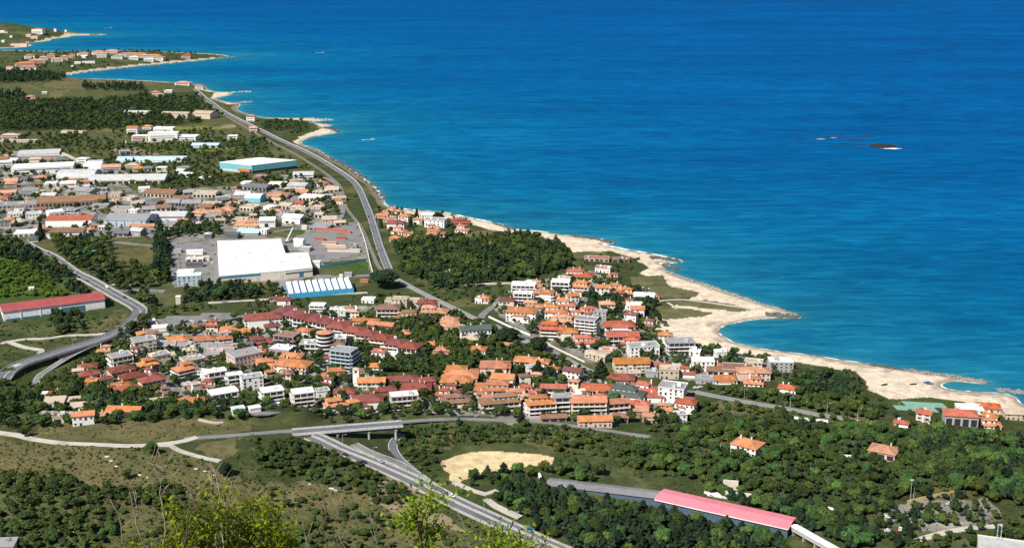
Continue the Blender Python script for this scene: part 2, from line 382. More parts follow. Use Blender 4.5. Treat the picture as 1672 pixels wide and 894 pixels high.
keep = (SDV.reshape(nr, nc) > -40)
q = keep[:-1, :-1] | keep[1:, :-1] | keep[:-1, 1:] | keep[1:, 1:]
Fq = np.stack([idx[1:, :-1][q], idx[1:, 1:][q], idx[:-1, 1:][q], idx[:-1, :-1][q]], 1)
used = np.unique(Fq); remap = np.full(nr*nc, -1, np.int64); remap[used] = np.arange(len(used))
def mat_ground():
    m, t, B, N, L = new_mat('ground_cover'); p = geo_pos(N)
    at = N('Attribute'); at.attribute_name = 'cover'
    f = noise(N, L, .9, 4, .7, p); f2 = noise(N, L, .16, 3, .6, p)
    c = mix_rgb(N, L, at.outputs['Color'], ramp(N, L, f, [(.3, (.55,.55,.5)), (.5, (1,1,1)), (.72, (1.35,1.32,1.2))]), .85, 'MULTIPLY')
    c = mix_rgb(N, L, c, ramp(N, L, f2, [(.3, (.72,.74,.7)), (.55, (1,1,1)), (.75, (1.2,1.18,1.1))]), .8, 'MULTIPLY')
    L(c, B.inputs['Base Color']); B.inputs['Roughness'].default_value = .95; B.inputs['Specular IOR Level'].default_value = .1
    bp = N('Bump'); bp.inputs['Strength'].default_value = .6; bp.inputs['Distance'].default_value = .6; L(f, bp.inputs['Height']); L(bp.outputs[0], B.inputs['Normal'])
    return m
gm = npmesh('ground', np.stack([X, Y, Z], 1)[used], remap[Fq], mat_ground(), True)
CC = cover_colour(X[used], Y[used], SDV[used])
atr = gm.attributes.new('cover', 'FLOAT_COLOR', 'POINT'); atr.data.foreach_set('color', np.concatenate([CC, np.ones((len(CC), 1))], 1).astype(np.float32).ravel())
tag(link('ground', gm), kind='structure')

# ------------------------------------------------------------------ the sea
scol = np.concatenate([np.linspace(-2200, -60, 30, endpoint=False), np.arange(-60, 1740, 6.0), np.linspace(1742, 3900, 30)])
srow = np.concatenate([np.arange(-20, 700, 2.5), np.linspace(702, 1000, 20)])
saz = np.arctan2(scol-836.0, F*CP); sR = np.concatenate([[90000, 60000, 40000, 25000, 15000], polar(srow, 0.0)])
A2, R2 = np.meshgrid(saz, sR); sx = (R2*np.sin(A2)).ravel(); sy = (R2*np.cos(A2)).ravel(); ssd = coast_sd(sx, sy)
n1, n2 = len(sR), len(saz); si = np.arange(n1*n2).reshape(n1, n2); kk = ssd.reshape(n1, n2) < 25
qq = kk[:-1, :-1] | kk[1:, :-1] | kk[:-1, 1:] | kk[1:, 1:]
sF = np.stack([si[1:, :-1][qq], si[1:, 1:][qq], si[:-1, 1:][qq], si[:-1, :-1][qq]], 1)
su = np.unique(sF); srm = np.full(n1*n2, -1, np.int64); srm[su] = np.arange(len(su))
def mat_sea():
    m, t, B, N, L = new_mat('sea_water'); p = geo_pos(N)
    at = N('Attribute'); at.attribute_name = 'shallow'
    mp = N('Mapping'); mp.inputs['Scale'].default_value = (.0012, .0045, 0); mp.inputs['Rotation'].default_value = (0, 0, .12); L(p, mp.inputs['Vector'])
    bands = noise(N, L, 1, 5, .62, mp.outputs[0], 1.2)
    mp2 = N('Mapping'); mp2.inputs['Scale'].default_value = (.017, .065, 0); mp2.inputs['Rotation'].default_value = (0, 0, -.05); L(p, mp2.inputs['Vector'])
    streak = noise(N, L, 1, 4, .7, mp2.outputs[0], .6)
    base = ramp(N, L, at.outputs['Fac'], [(0, (.0001,.064,.215)), (.25, (.0002,.077,.219)), (.55, (.0012,.100,.218)), (.85, (.008,.132,.212)), (1, (.035,.18,.215))])
    c = mix_rgb(N, L, base, ramp(N, L, bands, [(.3, (.70,.75,.80)), (.5, (1,1,1)), (.7, (1.35,1.32,1.25))]), .75, 'MULTIPLY')
    c = mix_rgb(N, L, c, ramp(N, L, streak, [(.3, (.50,.58,.66)), (.5, (1,1,1)), (.70, (3.0,1.62,1.42))]), .75, 'MULTIPLY')
    L(c, B.inputs['Base Color']); B.inputs['Roughness'].default_value = .9; B.inputs['Specular IOR Level'].default_value = 0
    mp3 = N('Mapping'); mp3.inputs['Scale'].default_value = (.05, .13, 0); L(p, mp3.inputs['Vector']); w1 = noise(N, L, 1, 5, .65, mp3.outputs[0], .4)
    bp = N('Bump'); bp.inputs['Strength'].default_value = .55; bp.inputs['Distance'].default_value = 1.6; L(w1, bp.inputs['Height']); L(bp.outputs[0], B.inputs['Normal'])
    gl = N('BsdfGlossy'); gl.inputs['Roughness'].default_value = .22; L(bp.outputs[0], gl.inputs['Normal']); ms = N('MixShader'); ms.inputs[0].default_value = .018
    L(B.outputs[0], ms.inputs[1]); L(gl.outputs[0], ms.inputs[2]); L(ms.outputs[0], t.nodes['Material Output'].inputs[0])
    return m
sm = npmesh('sea', np.stack([sx, sy, 0*sx], 1)[su], srm[sF], mat_sea(), True)
off = np.clip(-ssd[su], 0, None)
sh = np.exp(-off/14)*.22+np.exp(-off/260)*.34+np.exp(-off/1100)*.44
at2 = sm.attributes.new('shallow', 'FLOAT', 'POINT'); at2.data.foreach_set('value', sh.astype(np.float32))
tag(link('sea', sm), kind='structure')
# ------------------------------------------------------------------ roads, railway, paths
def mat_asphalt(name, col): return stained(name, col, .9, .08, .22, .9, 0)
ASPH = mat_asphalt('asphalt', (.135,.135,.145)); ASPH2 = mat_asphalt('old_asphalt', (.20,.195,.19)); TRACKM = mat_asphalt('pale_track', (.46,.42,.36)); BALL = mat_asphalt('ballast', (.19,.165,.14))
CONC = stained('concrete', (.42,.40,.37), .85, .15, .2); PAINT = stained('road_paint', (.72,.72,.70), .7, .5, .2, 2, 0); STEEL = stained('galvanised_steel', (.50,.52,.54), .45, .5, .15); DARKM = stained('dark_metal', (.06,.065,.07), .5, .5, .2)
ROADPTS = []; STREETS = []
def line_w(pts, n=8, z=4.0):
    a = np.array(pts, float); x, y, _ = G(a[:, 0], a[:, 1]); p = catmull(np.stack([x, y], 1), n)
    # resample to near-even spacing
    d = np.r_[0, np.cumsum(np.hypot(*np.diff(p, axis=0).T))]; k = max(4, int(d[-1]/7)); t = np.linspace(0, d[-1], k)
    return np.stack([np.interp(t, d, p[:, 0]), np.interp(t, d, p[:, 1])], 1)
def normals2(p):
    t = np.gradient(p, axis=0); t /= np.hypot(t[:, 0], t[:, 1])[:, None]+1e-9; return np.stack([-t[:, 1], t[:, 0]], 1)
def smooth1(v, k=5):
    if len(v) < k+2: return v
    pad = np.r_[np.full(k, v[0]), v, np.full(k, v[-1])]; return np.convolve(pad, np.ones(2*k+1)/(2*k+1), 'valid')
def ribbon_mesh(name, p, z, off0, off1, mat, skirt=.8):
    n = normals2(p); a = p+n*off0; b = p+n*off1
    lanes = [(a, z-skirt), (a, z), (b, z), (b, z-skirt)] if skirt else [(a, z), (b, z)]
    V = np.concatenate([np.c_[q, zz] for q, zz in lanes]); m = len(p); Fq = []
    i = np.arange(m-1)
    for k in range(len(lanes)-1): Fq.append(np.stack([k*m+i, (k+1)*m+i, (k+1)*m+i+1, k*m+i+1], 1))
    return npmesh(name, V, np.concatenate(Fq)[:, ::-1] if True else None, mat)
def road(name, pts, width, mat, lift=.45, lines=False, kind='structure', z=None):
    p = line_w(pts); sd = coast_sd(p[:, 0], p[:, 1]); n = normals2(p)
    zz = np.max([hfun(p[:, 0]+n[:, 0]*o, p[:, 1]+n[:, 1]*o) for o in (-width/2, 0, width/2)], 0)
    zz = smooth1(zz, 3)+lift*np.clip(np.hypot(p[:, 0], p[:, 1])/900, .5, 2.2)
    if z is not None: zz = z(p, zz)
    ROADPTS.append((p, width/2)); 
    if name == 'street': STREETS.append((p, zz))
    o = link(name, ribbon_mesh(name, p, zz, -width/2, width/2, mat))
    if kind: o['kind'] = kind
    if lines:
        for s in (-1, 1):
            e = s*(width/2-.45); link('edge_line', ribbon_mesh('edge_line', p, zz+.02, e-.14, e+.14, PAINT, 0), o)
        if lines > 1:   # dashed centre line
            mb = MB(); nn = normals2(p)
            for i in range(0, len(p)-1, 2):
                a, b = p[i], p[i]+(p[i+1]-p[i])*.6; q = nn[i]*.13
                z1, z2 = zz[i]+.02, zz[i]+(zz[i+1]-zz[i])*.6+.02
                mb.poly([(a[0]-q[0], a[1]-q[1], z1), (b[0]-q[0], b[1]-q[1], z2), (b[0]+q[0], b[1]+q[1], z2), (a[0]+q[0], a[1]+q[1], z1)])
            mb.build('centre_line', PAINT, o)
    return p, zz, o
def rail_strip(name, p, zz, off, label, cat, h=.75, mat=None, th=.12, group=None):
    """a low wall or guard rail following a road"""
    n = normals2(p); a = p+n*(off-th/2); b = p+n*(off+th/2); m = len(p); i = np.arange(m-1)
    V = np.concatenate([np.c_[a, zz-1.0], np.c_[a, zz+h], np.c_[b, zz+h], np.c_[b, zz-1.0]])
    Fq = np.concatenate([np.stack([k*m+i, k*m+i+1, (k+1)*m+i+1, (k+1)*m+i], 1) for k in range(3)])
    return tag(link(name, npmesh(name, V, Fq, mat or STEEL)), label, cat, group)

COASTRD = [(318,146),(335,161),(372,187),(440,221),(500,249),(545,275),(580,301),(599,340),(611,375),(620,405),(634,440)]
cr = road('coast_road', COASTRD, 8.2, ASPH, .5, 2)
rail_strip('guard_rail', cr[0], cr[1], 4.6, 'long steel guard rail along the seaward edge of the coast road', 'guard rail', .8)
RAILWAY = [(640,452),(658,462),(700,484),(760,513),(800,532),(870,563),(930,591),(975,611),(1010,622)]
rw = road('railway_bed', RAILWAY, 7.5, BALL, .5)
for s in (-2.6, -1.2, 1.2, 2.6): link('railway_rail', ribbon_mesh('railway_rail', rw[0], rw[1]+.18, s-.09, s+.09, STEEL, .2), rw[2])
road('railway_bed', [(322,152),(360,184),(425,222),(480,251),(528,281),(556,306),(566,340),(590,372),(606,408),(620,438),(640,452)], 4, BALL, .4)
road('street', [(785,520),(790,512),(806,500)], 7, ASPH2, .4)
road('street', [(806,530),(850,551),(900,572),(960,604),(1010,626),(1060,634),(1140,640)], 5.5, ASPH2, .4)
ml = road('motorway', [(508,714),(525,721),(560,737),(620,761),(680,788),(740,819),(800,847),(870,879),(925,904)], 11.5, ASPH, .5, 1)
link('edge_line', ribbon_mesh('edge_line', ml[0], ml[1]+.02, -.2, .2, PAINT, 0), ml[2])
for s, wd in ((6.1, 'verge nearer the ramps'), (-6.1, 'verge below the brown hillside'), (.8, 'median strip')):
    rail_strip('guard_rail', ml[0], ml[1], s, 'pale guard rail along the motorway, on the '+wd, 'guard rail', .85, CONC if s != .9 else STEEL, .25)
road('slip_road', [(578,726),(600,737),(622,746),(650,757),(672,770),(700,790),(726,806)], 6.5, ASPH2, .5, 1)
road('slip_road', [(656,711),(646,718),(641,730),(650,747),(668,764),(694,784),(722,804)], 6.5, ASPH, .55, 1)
road('motorway', [(735,806),(780,832),(830,858),(880,884)], 5, ASPH2, .3)
vr = road('viaduct_road', [(40,398),(66,413),(110,439),(150,461),(195,486),(222,501),(229,511),(214,529),(185,546),(150,560),(90,578),(40,593),(15,606),(4,622)], 12, ASPH, .5, 1)
link('edge_line', ribbon_mesh('edge_line', vr[0], vr[1]+.02, -.2, .2, PAINT, 0), vr[2])
for s, wd in ((6.5, 'outer parapet on the town side'), (-6.5, 'inner parapet on the warehouse side')):
    rail_strip('parapet', vr[0], vr[1], s, 'pale concrete parapet of the curving viaduct road, '+wd, 'parapet', 1.0, CONC, .4)
# retaining wall, its shade put into darker concrete, below the lower run of the viaduct road
k0 = int(len(vr[0])*.62); pv, zv = vr[0][k0:-9], vr[1][k0:-9]
nn = normals2(pv); side = 7.0
a = pv+nn*side; V = np.concatenate([np.c_[a, zv-9], np.c_[a, zv+.1], np.c_[a+nn*.6, zv+.1], np.c_[a+nn*.6, zv-9]]); m_ = len(pv); i_ = np.arange(m_-1)
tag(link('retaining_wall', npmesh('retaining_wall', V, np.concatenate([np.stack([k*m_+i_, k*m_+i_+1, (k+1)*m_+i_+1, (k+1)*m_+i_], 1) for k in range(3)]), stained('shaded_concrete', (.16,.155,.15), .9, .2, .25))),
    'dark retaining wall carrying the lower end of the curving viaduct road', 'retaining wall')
road('slip_road', [(58,626),(66,612),(85,601),(110,589),(135,576),(158,562)], 6, ASPH2, .4, 1)
road('lane', [(2,562),(12,558),(40,567),(66,572),(66,581),(48,588),(22,598)], 5, TRACKM, .4)
road('lane', [(4,560),(40,554),(75,553),(110,548),(150,547),(175,545)], 5, TRACKM, .4)
road('dirt_road', [(-20,705),(0,707),(30,711),(55,717),(110,724),(190,727),(235,727),(270,724),(300,720),(322,714)], 5.5, TRACKM, .4)
road('dirt_road', [(235,727),(262,727),(282,728),(292,735),(318,743),(345,750),(360,753)], 4, TRACKM, .4)
road('footpath', [(325,685),(345,690),(365,690)], 2.5, TRACKM, .3)
road('lane', [(1055,712),(1062,713)], 5, ASPH2, .3)
ov = road('hill_road', [(650,691.5),(700,687),(740,685),(780,685),(830,686),(880,688),(930,694),(980,701),(1030,709),(1060,714)], 4.6, ASPH2, .30)
ovl = road('hill_road', [(300,716),(350,713),(400,709),(440,706),(484,705)], 5.5, ASPH2, .4)
road('hill_road', [(1128,722),(1150,726),(1178,727)], 6, ASPH2, .4)
road('seaside_road', [(1134,640),(1200,653),(1260,663),(1300,670),(1330,676),(1380,684),(1424,693)], 6, ASPH2, .5, 1)
road('seaside_road', [(1605,731),(1640,737),(1700,743)], 6, ASPH2, .5)
road('lane', [(958,769),(972,763),(988,760)], 5, ASPH2, .4)
road('dirt_road', [(786,800),(792,812),(806,824),(825,834),(850,846)], 5, TRACKM, .4)
road('dirt_road', [(740,785),(760,795),(785,806),(800,806),(812,801)], 4, TRACKM, .4)
road('street', [(345,396),(350,430),(352,466)], 11, ASPH2, .35)
road('street', [(282,396),(286,430),(290,466)], 10, ASPH2, .35)
road('street', [(185,395),(230,400),(280,402)], 6, ASPH2, .35)
road('street', [(465,470),(500,452),(560,452),(605,450),(640,452)], 8, ASPH2, .35)
road('street', [(150,478),(190,476),(230,474),(270,476)], 8, ASPH2, .35)
road('street', [(745,467),(790,464),(842,462)], 5, TRACKM, .4)
road('street', [(0,312),(60,330),(120,345),(180,362),(260,390)], 8, ASPH2, .35)
road('street', [(120,345),(160,330),(230,322),(300,318)], 7, ASPH2, .35)
road('street', [(0,250),(60,248),(100,250),(150,275)], 7, TRACKM, .35)
road('street', [(530,290),(550,302),(560,330),(552,360),(500,370),(440,380),(360,385)], 6, ASPH2, .35)
road('street', [(265,620),(300,650),(390,672),(440,676),(520,672),(580,655)], 6, ASPH2, .35)
road('street', [(560,640),(640,655),(700,668),(780,680)], 6, ASPH2, .35)
road('street', [(240,545),(300,548),(380,545),(440,540)], 6, ASPH2, .35)
road('street', [(980,520),(1020,560),(1065,575),(1090,590),(1140,590)], 6, ASPH2, .35)
road('street', [(340,495),(420,490),(520,482),(600,478)], 5, TRACKM, .35)
road('footpath', [(1070,492),(1110,489),(1150,493),(1210,502),(1235,506)], 3, TRACKM, .3)
road('footpath', [(1090,494),(1100,500),(1105,505)], 2.5, TRACKM, .3)
road('lane', [(1490,885),(1530,872),(1580,862),(1640,858)], 5, TRACKM, .3)
road('street', [(70,245),(90,252),(112,255)], 7, TRACKM, .35)
def sheet(name, pts, mat, lift=.35, kind='structure'):
    a = np.array(pts, float); x, y, _ = G(a[:, 0], a[:, 1]); p = np.stack([x, y], 1)
    # grid-fill so that it drapes over the ground
    x0, y0 = p.min(0); x1, y1 = p.max(0); nx, ny = max(2, int((x1-x0)/9)), max(2, int((y1-y0)/9))
    gx, gy = np.meshgrid(np.linspace(x0, x1, nx+1), np.linspace(y0, y1, ny+1)); ii = np.arange((nx+1)*(ny+1)).reshape(ny+1, nx+1)
    cx, cy = (gx[:-1, :-1]+gx[1:, 1:])/2, (gy[:-1, :-1]+gy[1:, 1:])/2; kq = inside(cx, cy, p)
    Fq = np.stack([ii[:-1, :-1][kq], ii[:-1, 1:][kq], ii[1:, 1:][kq], ii[1:, :-1][kq]], 1)
    z = hfun(gx.ravel(), gy.ravel())+lift*max(1, float(np.hypot(x[0], y[0]))/900)
    return link(name, npmesh(name, np.c_[gx.ravel(), gy.ravel(), z], Fq, mat)), p
for pts, mt in (([(250,522),(300,516),(365,511),(396,519),(372,527),(330,533),(285,536),(255,538)], ASPH2), ([(1120,566+25),(1160,586),(1178,582),(1130,575)], ASPH2),
                ([(420,400),(585,366),(602,412),(520,432),(508,412),(466,412)], ASPH2), ([(288,398),(345,396),(348,455),(296,462)], ASPH2)):
    o, _ = sheet('car_park', pts, mt); o['kind'] = 'structure'

# the flyover that carries the hill road across the motorway
zd = max(float(ovl[1][-1]), float(ov[1][0]))+.1
A = np.array(G0(482, 705, zd)); Bp = np.array(G0(652, 691.5, zd))
br = empty('flyover_bridge', (A[0], A[1], 0)); tag(br, 'grey concrete flyover carrying the hill road across the motorway', 'bridge')
dv = Bp-A; Lb = float(np.hypot(*dv)); ang = math.atan2(dv[1], dv[0]); br.rotation_euler = (0, 0, ang)
b = MB(); b.box(-2, Lb+2, -4.5, 4.5, zd-.9, zd); b.build('deck', CONC, br)
b = MB(); b.box(-1.9, Lb+1.9, -4.0, 4.0, zd+.004, zd+.05); b.build('carriageway', ASPH, br)
for s in (-1, 1):
    b = MB(); b.box(-2, Lb+2, s*4.5-.15, s*4.5+.15, zd-.8, zd+1.0); b.build('parapet', stained('pale_concrete', (.52,.52,.53)), br)
    b = MB(); b.box(-1, Lb+1, s*3-.5, s*3+.5, zd-2.6, zd-.9); b.build('girder', stained('shaded_girder_concrete', (.14,.14,.145)), br)  # girder coloured darker than the deck to carry its shadowed side
for t in (.05, .40, .70, .96):
    b = MB()
    for s in (-2.6, 2.6): b.tube([(Lb*t, s, -3), (Lb*t, s, zd-3.2)], .8, 10)
    b.box(Lb*t-.8, Lb*t+.8, -4.2, 4.2, zd-3.2, zd-2.6); b.build('pier', CONC, br)
# ------------------------------------------------------------------ buildings
WALLC = dict(W=('white',(.80,.77,.72)), C=('cream',(.74,.65,.50)), K=('pinkish',(.66,.47,.40)), Y=('yellow',(.80,.60,.27)), T=('tan',(.55,.45,.34)), B=('beige',(.66,.58,.48)),
             G=('grey',(.38,.37,.36)), D=('dark grey',(.13,.13,.14)), P=('purplish',(.36,.27,.29)), R=('brick red',(.42,.15,.11)), L=('light blue',(.40,.50,.56)), N=('brown',(.30,.20,.14)), Q=('turquoise',(.16,.50,.55)))
ROOFC = dict(o=('orange',(.50,.170,.070)), r=('dark red',(.235,.060,.050)), R=('red',(.42,.095,.055)), b=('brown',(.25,.13,.085)), p=('salmon',(.52,.24,.14)), g=('grey',(.28,.28,.29)), d=('dark grey',(.13,.135,.14)),
             w=('white',(.86,.85,.83)), t=('tan',(.45,.36,.27)), n=('dark green',(.075,.10,.085)), l=('pale blue',(.42,.55,.62)), s=('silver grey',(.46,.46,.45)))
def wallm(k): return stained('wall_'+WALLC[k][0].replace(' ', '_'), WALLC[k][1], .85, .25, .10, 1.2, .07)
def roofm(k):
    n, c = ROOFC[k]
    return tiled('roof_tiles_'+n.replace(' ', '_'), c) if k in 'orRbp' else stained('roof_'+n.replace(' ', '_'), c, .8, .12, .16 if k != 'w' else .05, .8, .08)
def mat_glass():
    m, t, B, N, L = new_mat('window_glass'); B.inputs['Base Color'].default_value = (.025,.032,.04,1); B.inputs['Roughness'].default_value = .12; return m
GLASS = mat_glass(); FRAME = stained('window_frame', (.55,.52,.48), .7); SHUT = stained('shutter_green', (.07,.10,.08), .7); DOORM = stained('door_wood', (.12,.07,.045), .7); OPEN_SHADE = stained('opening_shade', (.03,.03,.033), .9)  # the last one is a flat near-black standing for shade inside openings
_wm = {}
def window_mesh(w, h, kind):
    k = (round(w, 1), round(h, 1), kind)
    if k not in _wm:
        b = MB(); b.box(-w/2, w/2, -.05, .02, 0, h, 0)
        for x0, x1, z0, z1 in ((-w/2-.12, -w/2, -.1, h+.12), (w/2, w/2+.12, -.1, h+.12), (-w/2, w/2, h, h+.12), (-w/2, w/2, -.12, 0)): b.box(x0, x1, -.14, .02, z0, z1, 1)
        if kind == 's':
            for s in (-1, 1): b.box(s*(w/2+.12+w*.22)-w*.2, s*(w/2+.12+w*.22)+w*.2, -.10, .02, -.02, h+.02, 2)
        _wm[k] = b.mesh('window', [GLASS, FRAME, SHUT])
    return _wm[k]
FOOT = []          # footprints (x, y, radius) kept clear of trees
BUILT = []         # (root, photo x, photo y, features) for the labels
def roof_mesh(rt, L, D, H, ov, rm, pitch=.36, wm=None):
    """roof shapes: h hip, g gable (ridge along x), s single slope facing the front, f flat with parapet, v barrel vault"""
    b = MB(); x, y = L/2+ov, D/2+ov; e = H-.05; t = .22
    if rt == 'h':
        rh = min(x, y)*pitch; r = max(x-y, .02)*1 if x >= y else .02; ry = max(y-x, .0)
        P = [(-x,-y,e),(x,-y,e),(x,y,e),(-x,y,e)]
        Q = [(-r,-ry if x < y else 0,e+rh),(r,-ry if x < y else 0,e+rh)] if x >= y else [(0,-ry,e+rh),(0,ry,e+rh)]
        if x >= y:
            b.poly([P[0],P[1],Q[1],Q[0]]); b.poly([P[1],P[2],Q[1]]); b.poly([P[2],P[3],Q[0],Q[1]]); b.poly([P[3],P[0],Q[0]])
        else:
            b.poly([P[0],P[1],Q[0]]); b.poly([P[1],P[2],Q[1],Q[0]]); b.poly([P[2],P[3],Q[1]]); b.poly([P[3],P[0],Q[0],Q[1]])
        lo = [(p[0], p[1], e-t) for p in P]
        for i in range(4): b.poly([lo[i], lo[(i+1) % 4], P[(i+1) % 4], P[i]])
        b.poly(lo[::-1]); top = e+rh
    elif rt == 'g':
        rh = y*pitch
        for z0 in (0,):
            P = [(-x,-y,e),(x,-y,e),(x,0,e+rh),(-x,0,e+rh),(x,y,e),(-x,y,e)]; lo = [(p[0],p[1],p[2]-t) for p in P]
            b.poly([P[0],P[1],P[2],P[3]]); b.poly([P[3],P[2],P[4],P[5]]); b.poly([lo[3],lo[2],lo[1],lo[0]]); b.poly([lo[5],lo[4],lo[2],lo[3]])
            b.poly([lo[0],lo[1],P[1],P[0]]); b.poly([lo[4],lo[5],P[5],P[4]])
            for s, q in ((1,(1,2,4)),(0,(0,3,5))):
                o = [P[i] for i in q]; u = [lo[i] for i in q]; b.poly([u[0],u[1],o[1],o[0]]); b.poly([u[1],u[2],o[2],o[1]])
            if wm is not None:
                for sx in (-L/2, L/2): b.poly([(sx,-D/2,H-.3),(sx,D/2,H-.3),(sx,0,H-.3+D/2*pitch)], 1)
        top = e+rh
    elif rt == 's':
        rh = 2*y*.16; P = [(-x,-y,e),(x,-y,e),(x,y,e+rh),(-x,y,e+rh)]; lo = [(p[0],p[1],p[2]-t) for p in P]
        b.poly(P); b.poly(lo[::-1])
        for i in range(4): b.poly([lo[i], lo[(i+1) % 4], P[(i+1) % 4], P[i]])
        if wm is not None:
            b.poly([(L/2,-D/2,H-.3),(L/2,D/2,H-.3),(L/2,D/2,H-.3+D*.16)],1); b.poly([(-L/2,-D/2,H-.3),(-L/2,D/2,H-.3+D*.16),(-L/2,D/2,H-.3)],1); b.poly([(-L/2,D/2,H-.3),(L/2,D/2,H-.3),(L/2,D/2,H-.3+D*.16),(-L/2,D/2,H-.3+D*.16)],1)
        top = e+rh
    elif rt == 'v':
        n = 10; 
        for i in range(n):
            a0, a1 = math.pi*i/n, math.pi*(i+1)/n
            p = lambda a: (-y*math.cos(a), e+y*.42*math.sin(a))
            (y0, z0), (y1, z1) = p(a0), p(a1); b.poly([(-x,y0,z0),(x,y0,z0),(x,y1,z1),(-x,y1,z1)])
        for s in (-x, x): b.poly([(s, -y*math.cos(math.pi*i/n), e+y*.42*math.sin(math.pi*i/n)) for i in range(n+1)][::(1 if s > 0 else -1)], 1 if wm is not None else 0)
        top = e+y*.42
    else:
        ov = min(ov, .35); x, y = L/2+ov, D/2+ov; b.box(-x, x, -y, y, H-.02, H+.25); top = H+.25
        pw = .3
        for x0, x1, y0, y1 in ((-x, x, -y, -y+pw), (-x, x, y-pw, y), (-x, -x+pw, -y+pw, y-pw), (x-pw, x, -y+pw, y-pw)): b.box(x0, x1, y0, y1, H+.25, H+.75, 1 if wm is not None else 0)
    return b.mesh('roof', [rm]+([wm] if wm is not None else [])), top
def dims(w, py, rot, r, sc):
    s = mpp(py)*w/sc; c, sn = abs(math.cos(rot)), abs(math.sin(rot)); Lx = s/(c+r*sn); return Lx
def building(name, px, py, wpx, hpx, rot=0.0, r=.7, roof='o', rt='h', wall='W', style='w', cat=None, note='', label=None, group=None, far=None):
    x, y, z = g1(px, py); sc = mpp(py); dist = math.hypot(x, y)
    c, sn = abs(math.cos(rot)), abs(math.sin(rot))
    L = sc*wpx/(c+r*sn); D = max(3.0, r*L); dep = math.atan2(CH-z, dist); H = max(2.6, hpx*sc/math.cos(dep))
    fy = (L*sn+D*c)/2*.80
    k = fy/dist; cx, cy = x*(1+k), y*(1+k); z = float(hfun(np.array([cx]), np.array([cy]))[0])
    far = dist > 1750 if far is None else far
    root = empty(name, (cx, cy, z), rot); wm = wallm(wall); FOOT.append((cx, cy, max(L, D)*.56, L, D, rot))
    rnd = random.Random(int(px*31+py*17))
    ns = max(1, int(round(H/3.1))); tier = rt == 'h' and not note and not far and ns >= 2 and L > 9 and style in 'wb' and rnd.random() < .6
    Hf = H
    if tier: H = H*(ns-1)/ns
    b = MB(); b.box(-L/2, L/2, -D/2, D/2, -2.5, H); b.build('wall', wm, root)
    ov = .75 if rt in 'hg' and H < 14 and L < 45 else .3
    rme, top = roof_mesh(rt, L, D, H, ov, roofm(roof), .40 if D < 18 else .25, wm if rt in 'gsvf' else None); ro = link('roof', rme, root)
    big = L > 45
    if tier:      # the top floor is set back under a roof of its own
        sh_ = Hf-H; lu, du = L*rnd.uniform(.5, .68), D*rnd.uniform(.55, .7); ux_ = rnd.choice((-1, 1))*(L-lu)*rnd.uniform(.2, .5); uy_ = (D-du)*rnd.uniform(.05, .3)
        b = MB(); b.box(ux_-lu/2, ux_+lu/2, uy_-du/2, uy_+du/2, H-.2, Hf+.5); uw = b.build('upper_wall', wm, root)
        m2, top = roof_mesh('h', lu, du, Hf+.5, .7, roofm(roof), .38); link('roof', m2, uw, (ux_, uy_, 0))
        for i in range(max(1, int(lu/3.6))): link('window', window_mesh(1.3, 1.4, 'n'), uw, (ux_-lu/2+(i+.5)*lu/max(1, int(lu/3.6)), uy_-du/2, H+1.15), 0)
        for s in (-1, 1): link('window', window_mesh(1.3, 1.4, 'n'), uw, (ux_+s*lu/2, uy_, H+1.15), s*math.pi/2)
        ns -= 1
    # extra storeys, wings and roof furniture
    if rt == 'h' and not tier and not note and not far and L > 10 and style in 'wbm':
        for q in range(rnd.choice((0, 1, 1, 2))):
            l2, d2 = L*rnd.uniform(.35, .55), D*rnd.uniform(.4, .6); ox = rnd.uniform(-.5, .5)*(L-l2)*.9; oy = -D/2-d2*.18; h2 = max(2.5, H-rnd.choice((0, 2.9)))
            b = MB(); b.box(ox-l2/2, ox+l2/2, oy, oy+d2, -2.5, h2); wv = b.build('wing', wm, root)
            m2, _ = roof_mesh('h' if h2 < H else 'g', l2, d2, h2+.12, .55, roofm(roof), .42, wm); link('roof', m2, wv, (ox, oy+d2/2, 0))
        if rnd.random() < .55:
            b = MB(); dw = rnd.uniform(2, 3.2); b.box(-dw/2, dw/2, -D*.30, -D*.02, H+.1, H+2.0); dm = b.build('dormer', wm, root); dm.location = (rnd.uniform(-.2, .2)*L, 0, 0)
            m2, _ = roof_mesh('s', dw, D*.28, H+2.0, .3, roofm(roof)); link('roof', m2, dm, (0, -D*.16, 0))
    if rt in 'hg' and not far and style != 'p':
        for q in range(rnd.choice((1, 1, 2))):
            b = MB(); cxk = rnd.uniform(-.3, .3)*L; cyk = rnd.uniform(.02, .2)*D; b.box(cxk-.4, cxk+.4, cyk-.35, cyk+.35, H+.2, top+1.0); b.box(cxk-.5, cxk+.5, cyk-.45, cyk+.45, top+1.0, top+1.15); b.build('chimney', wm, ro)
    if rt == 'f' and style in 'wbmc' and (not far or L > 20):
        for q in range(rnd.choice((1, 2, 3)) if L > 8 else 1):
            b = MB(); l2 = rnd.uniform(1.2, 3.2); cxk = rnd.uniform(-.38, .38)*L; cyk = rnd.uniform(-.3, .3)*D; hk = rnd.uniform(.9, 2.6); b.box(cxk-l2/2, cxk+l2/2, cyk-l2*.4, cyk+l2*.4, H+.24, H+.24+hk); b.build('roof_unit', wm if rnd.random() < .6 else STEEL, ro)
    if big and rt in 'fgs' and style in 'dpc':
        pass
    # openings
    sides = [(0, -D/2, L, 0.0), (L/2, 0, D, math.pi/2), (-L/2, 0, D, -math.pi/2)]
    sh = H/ns
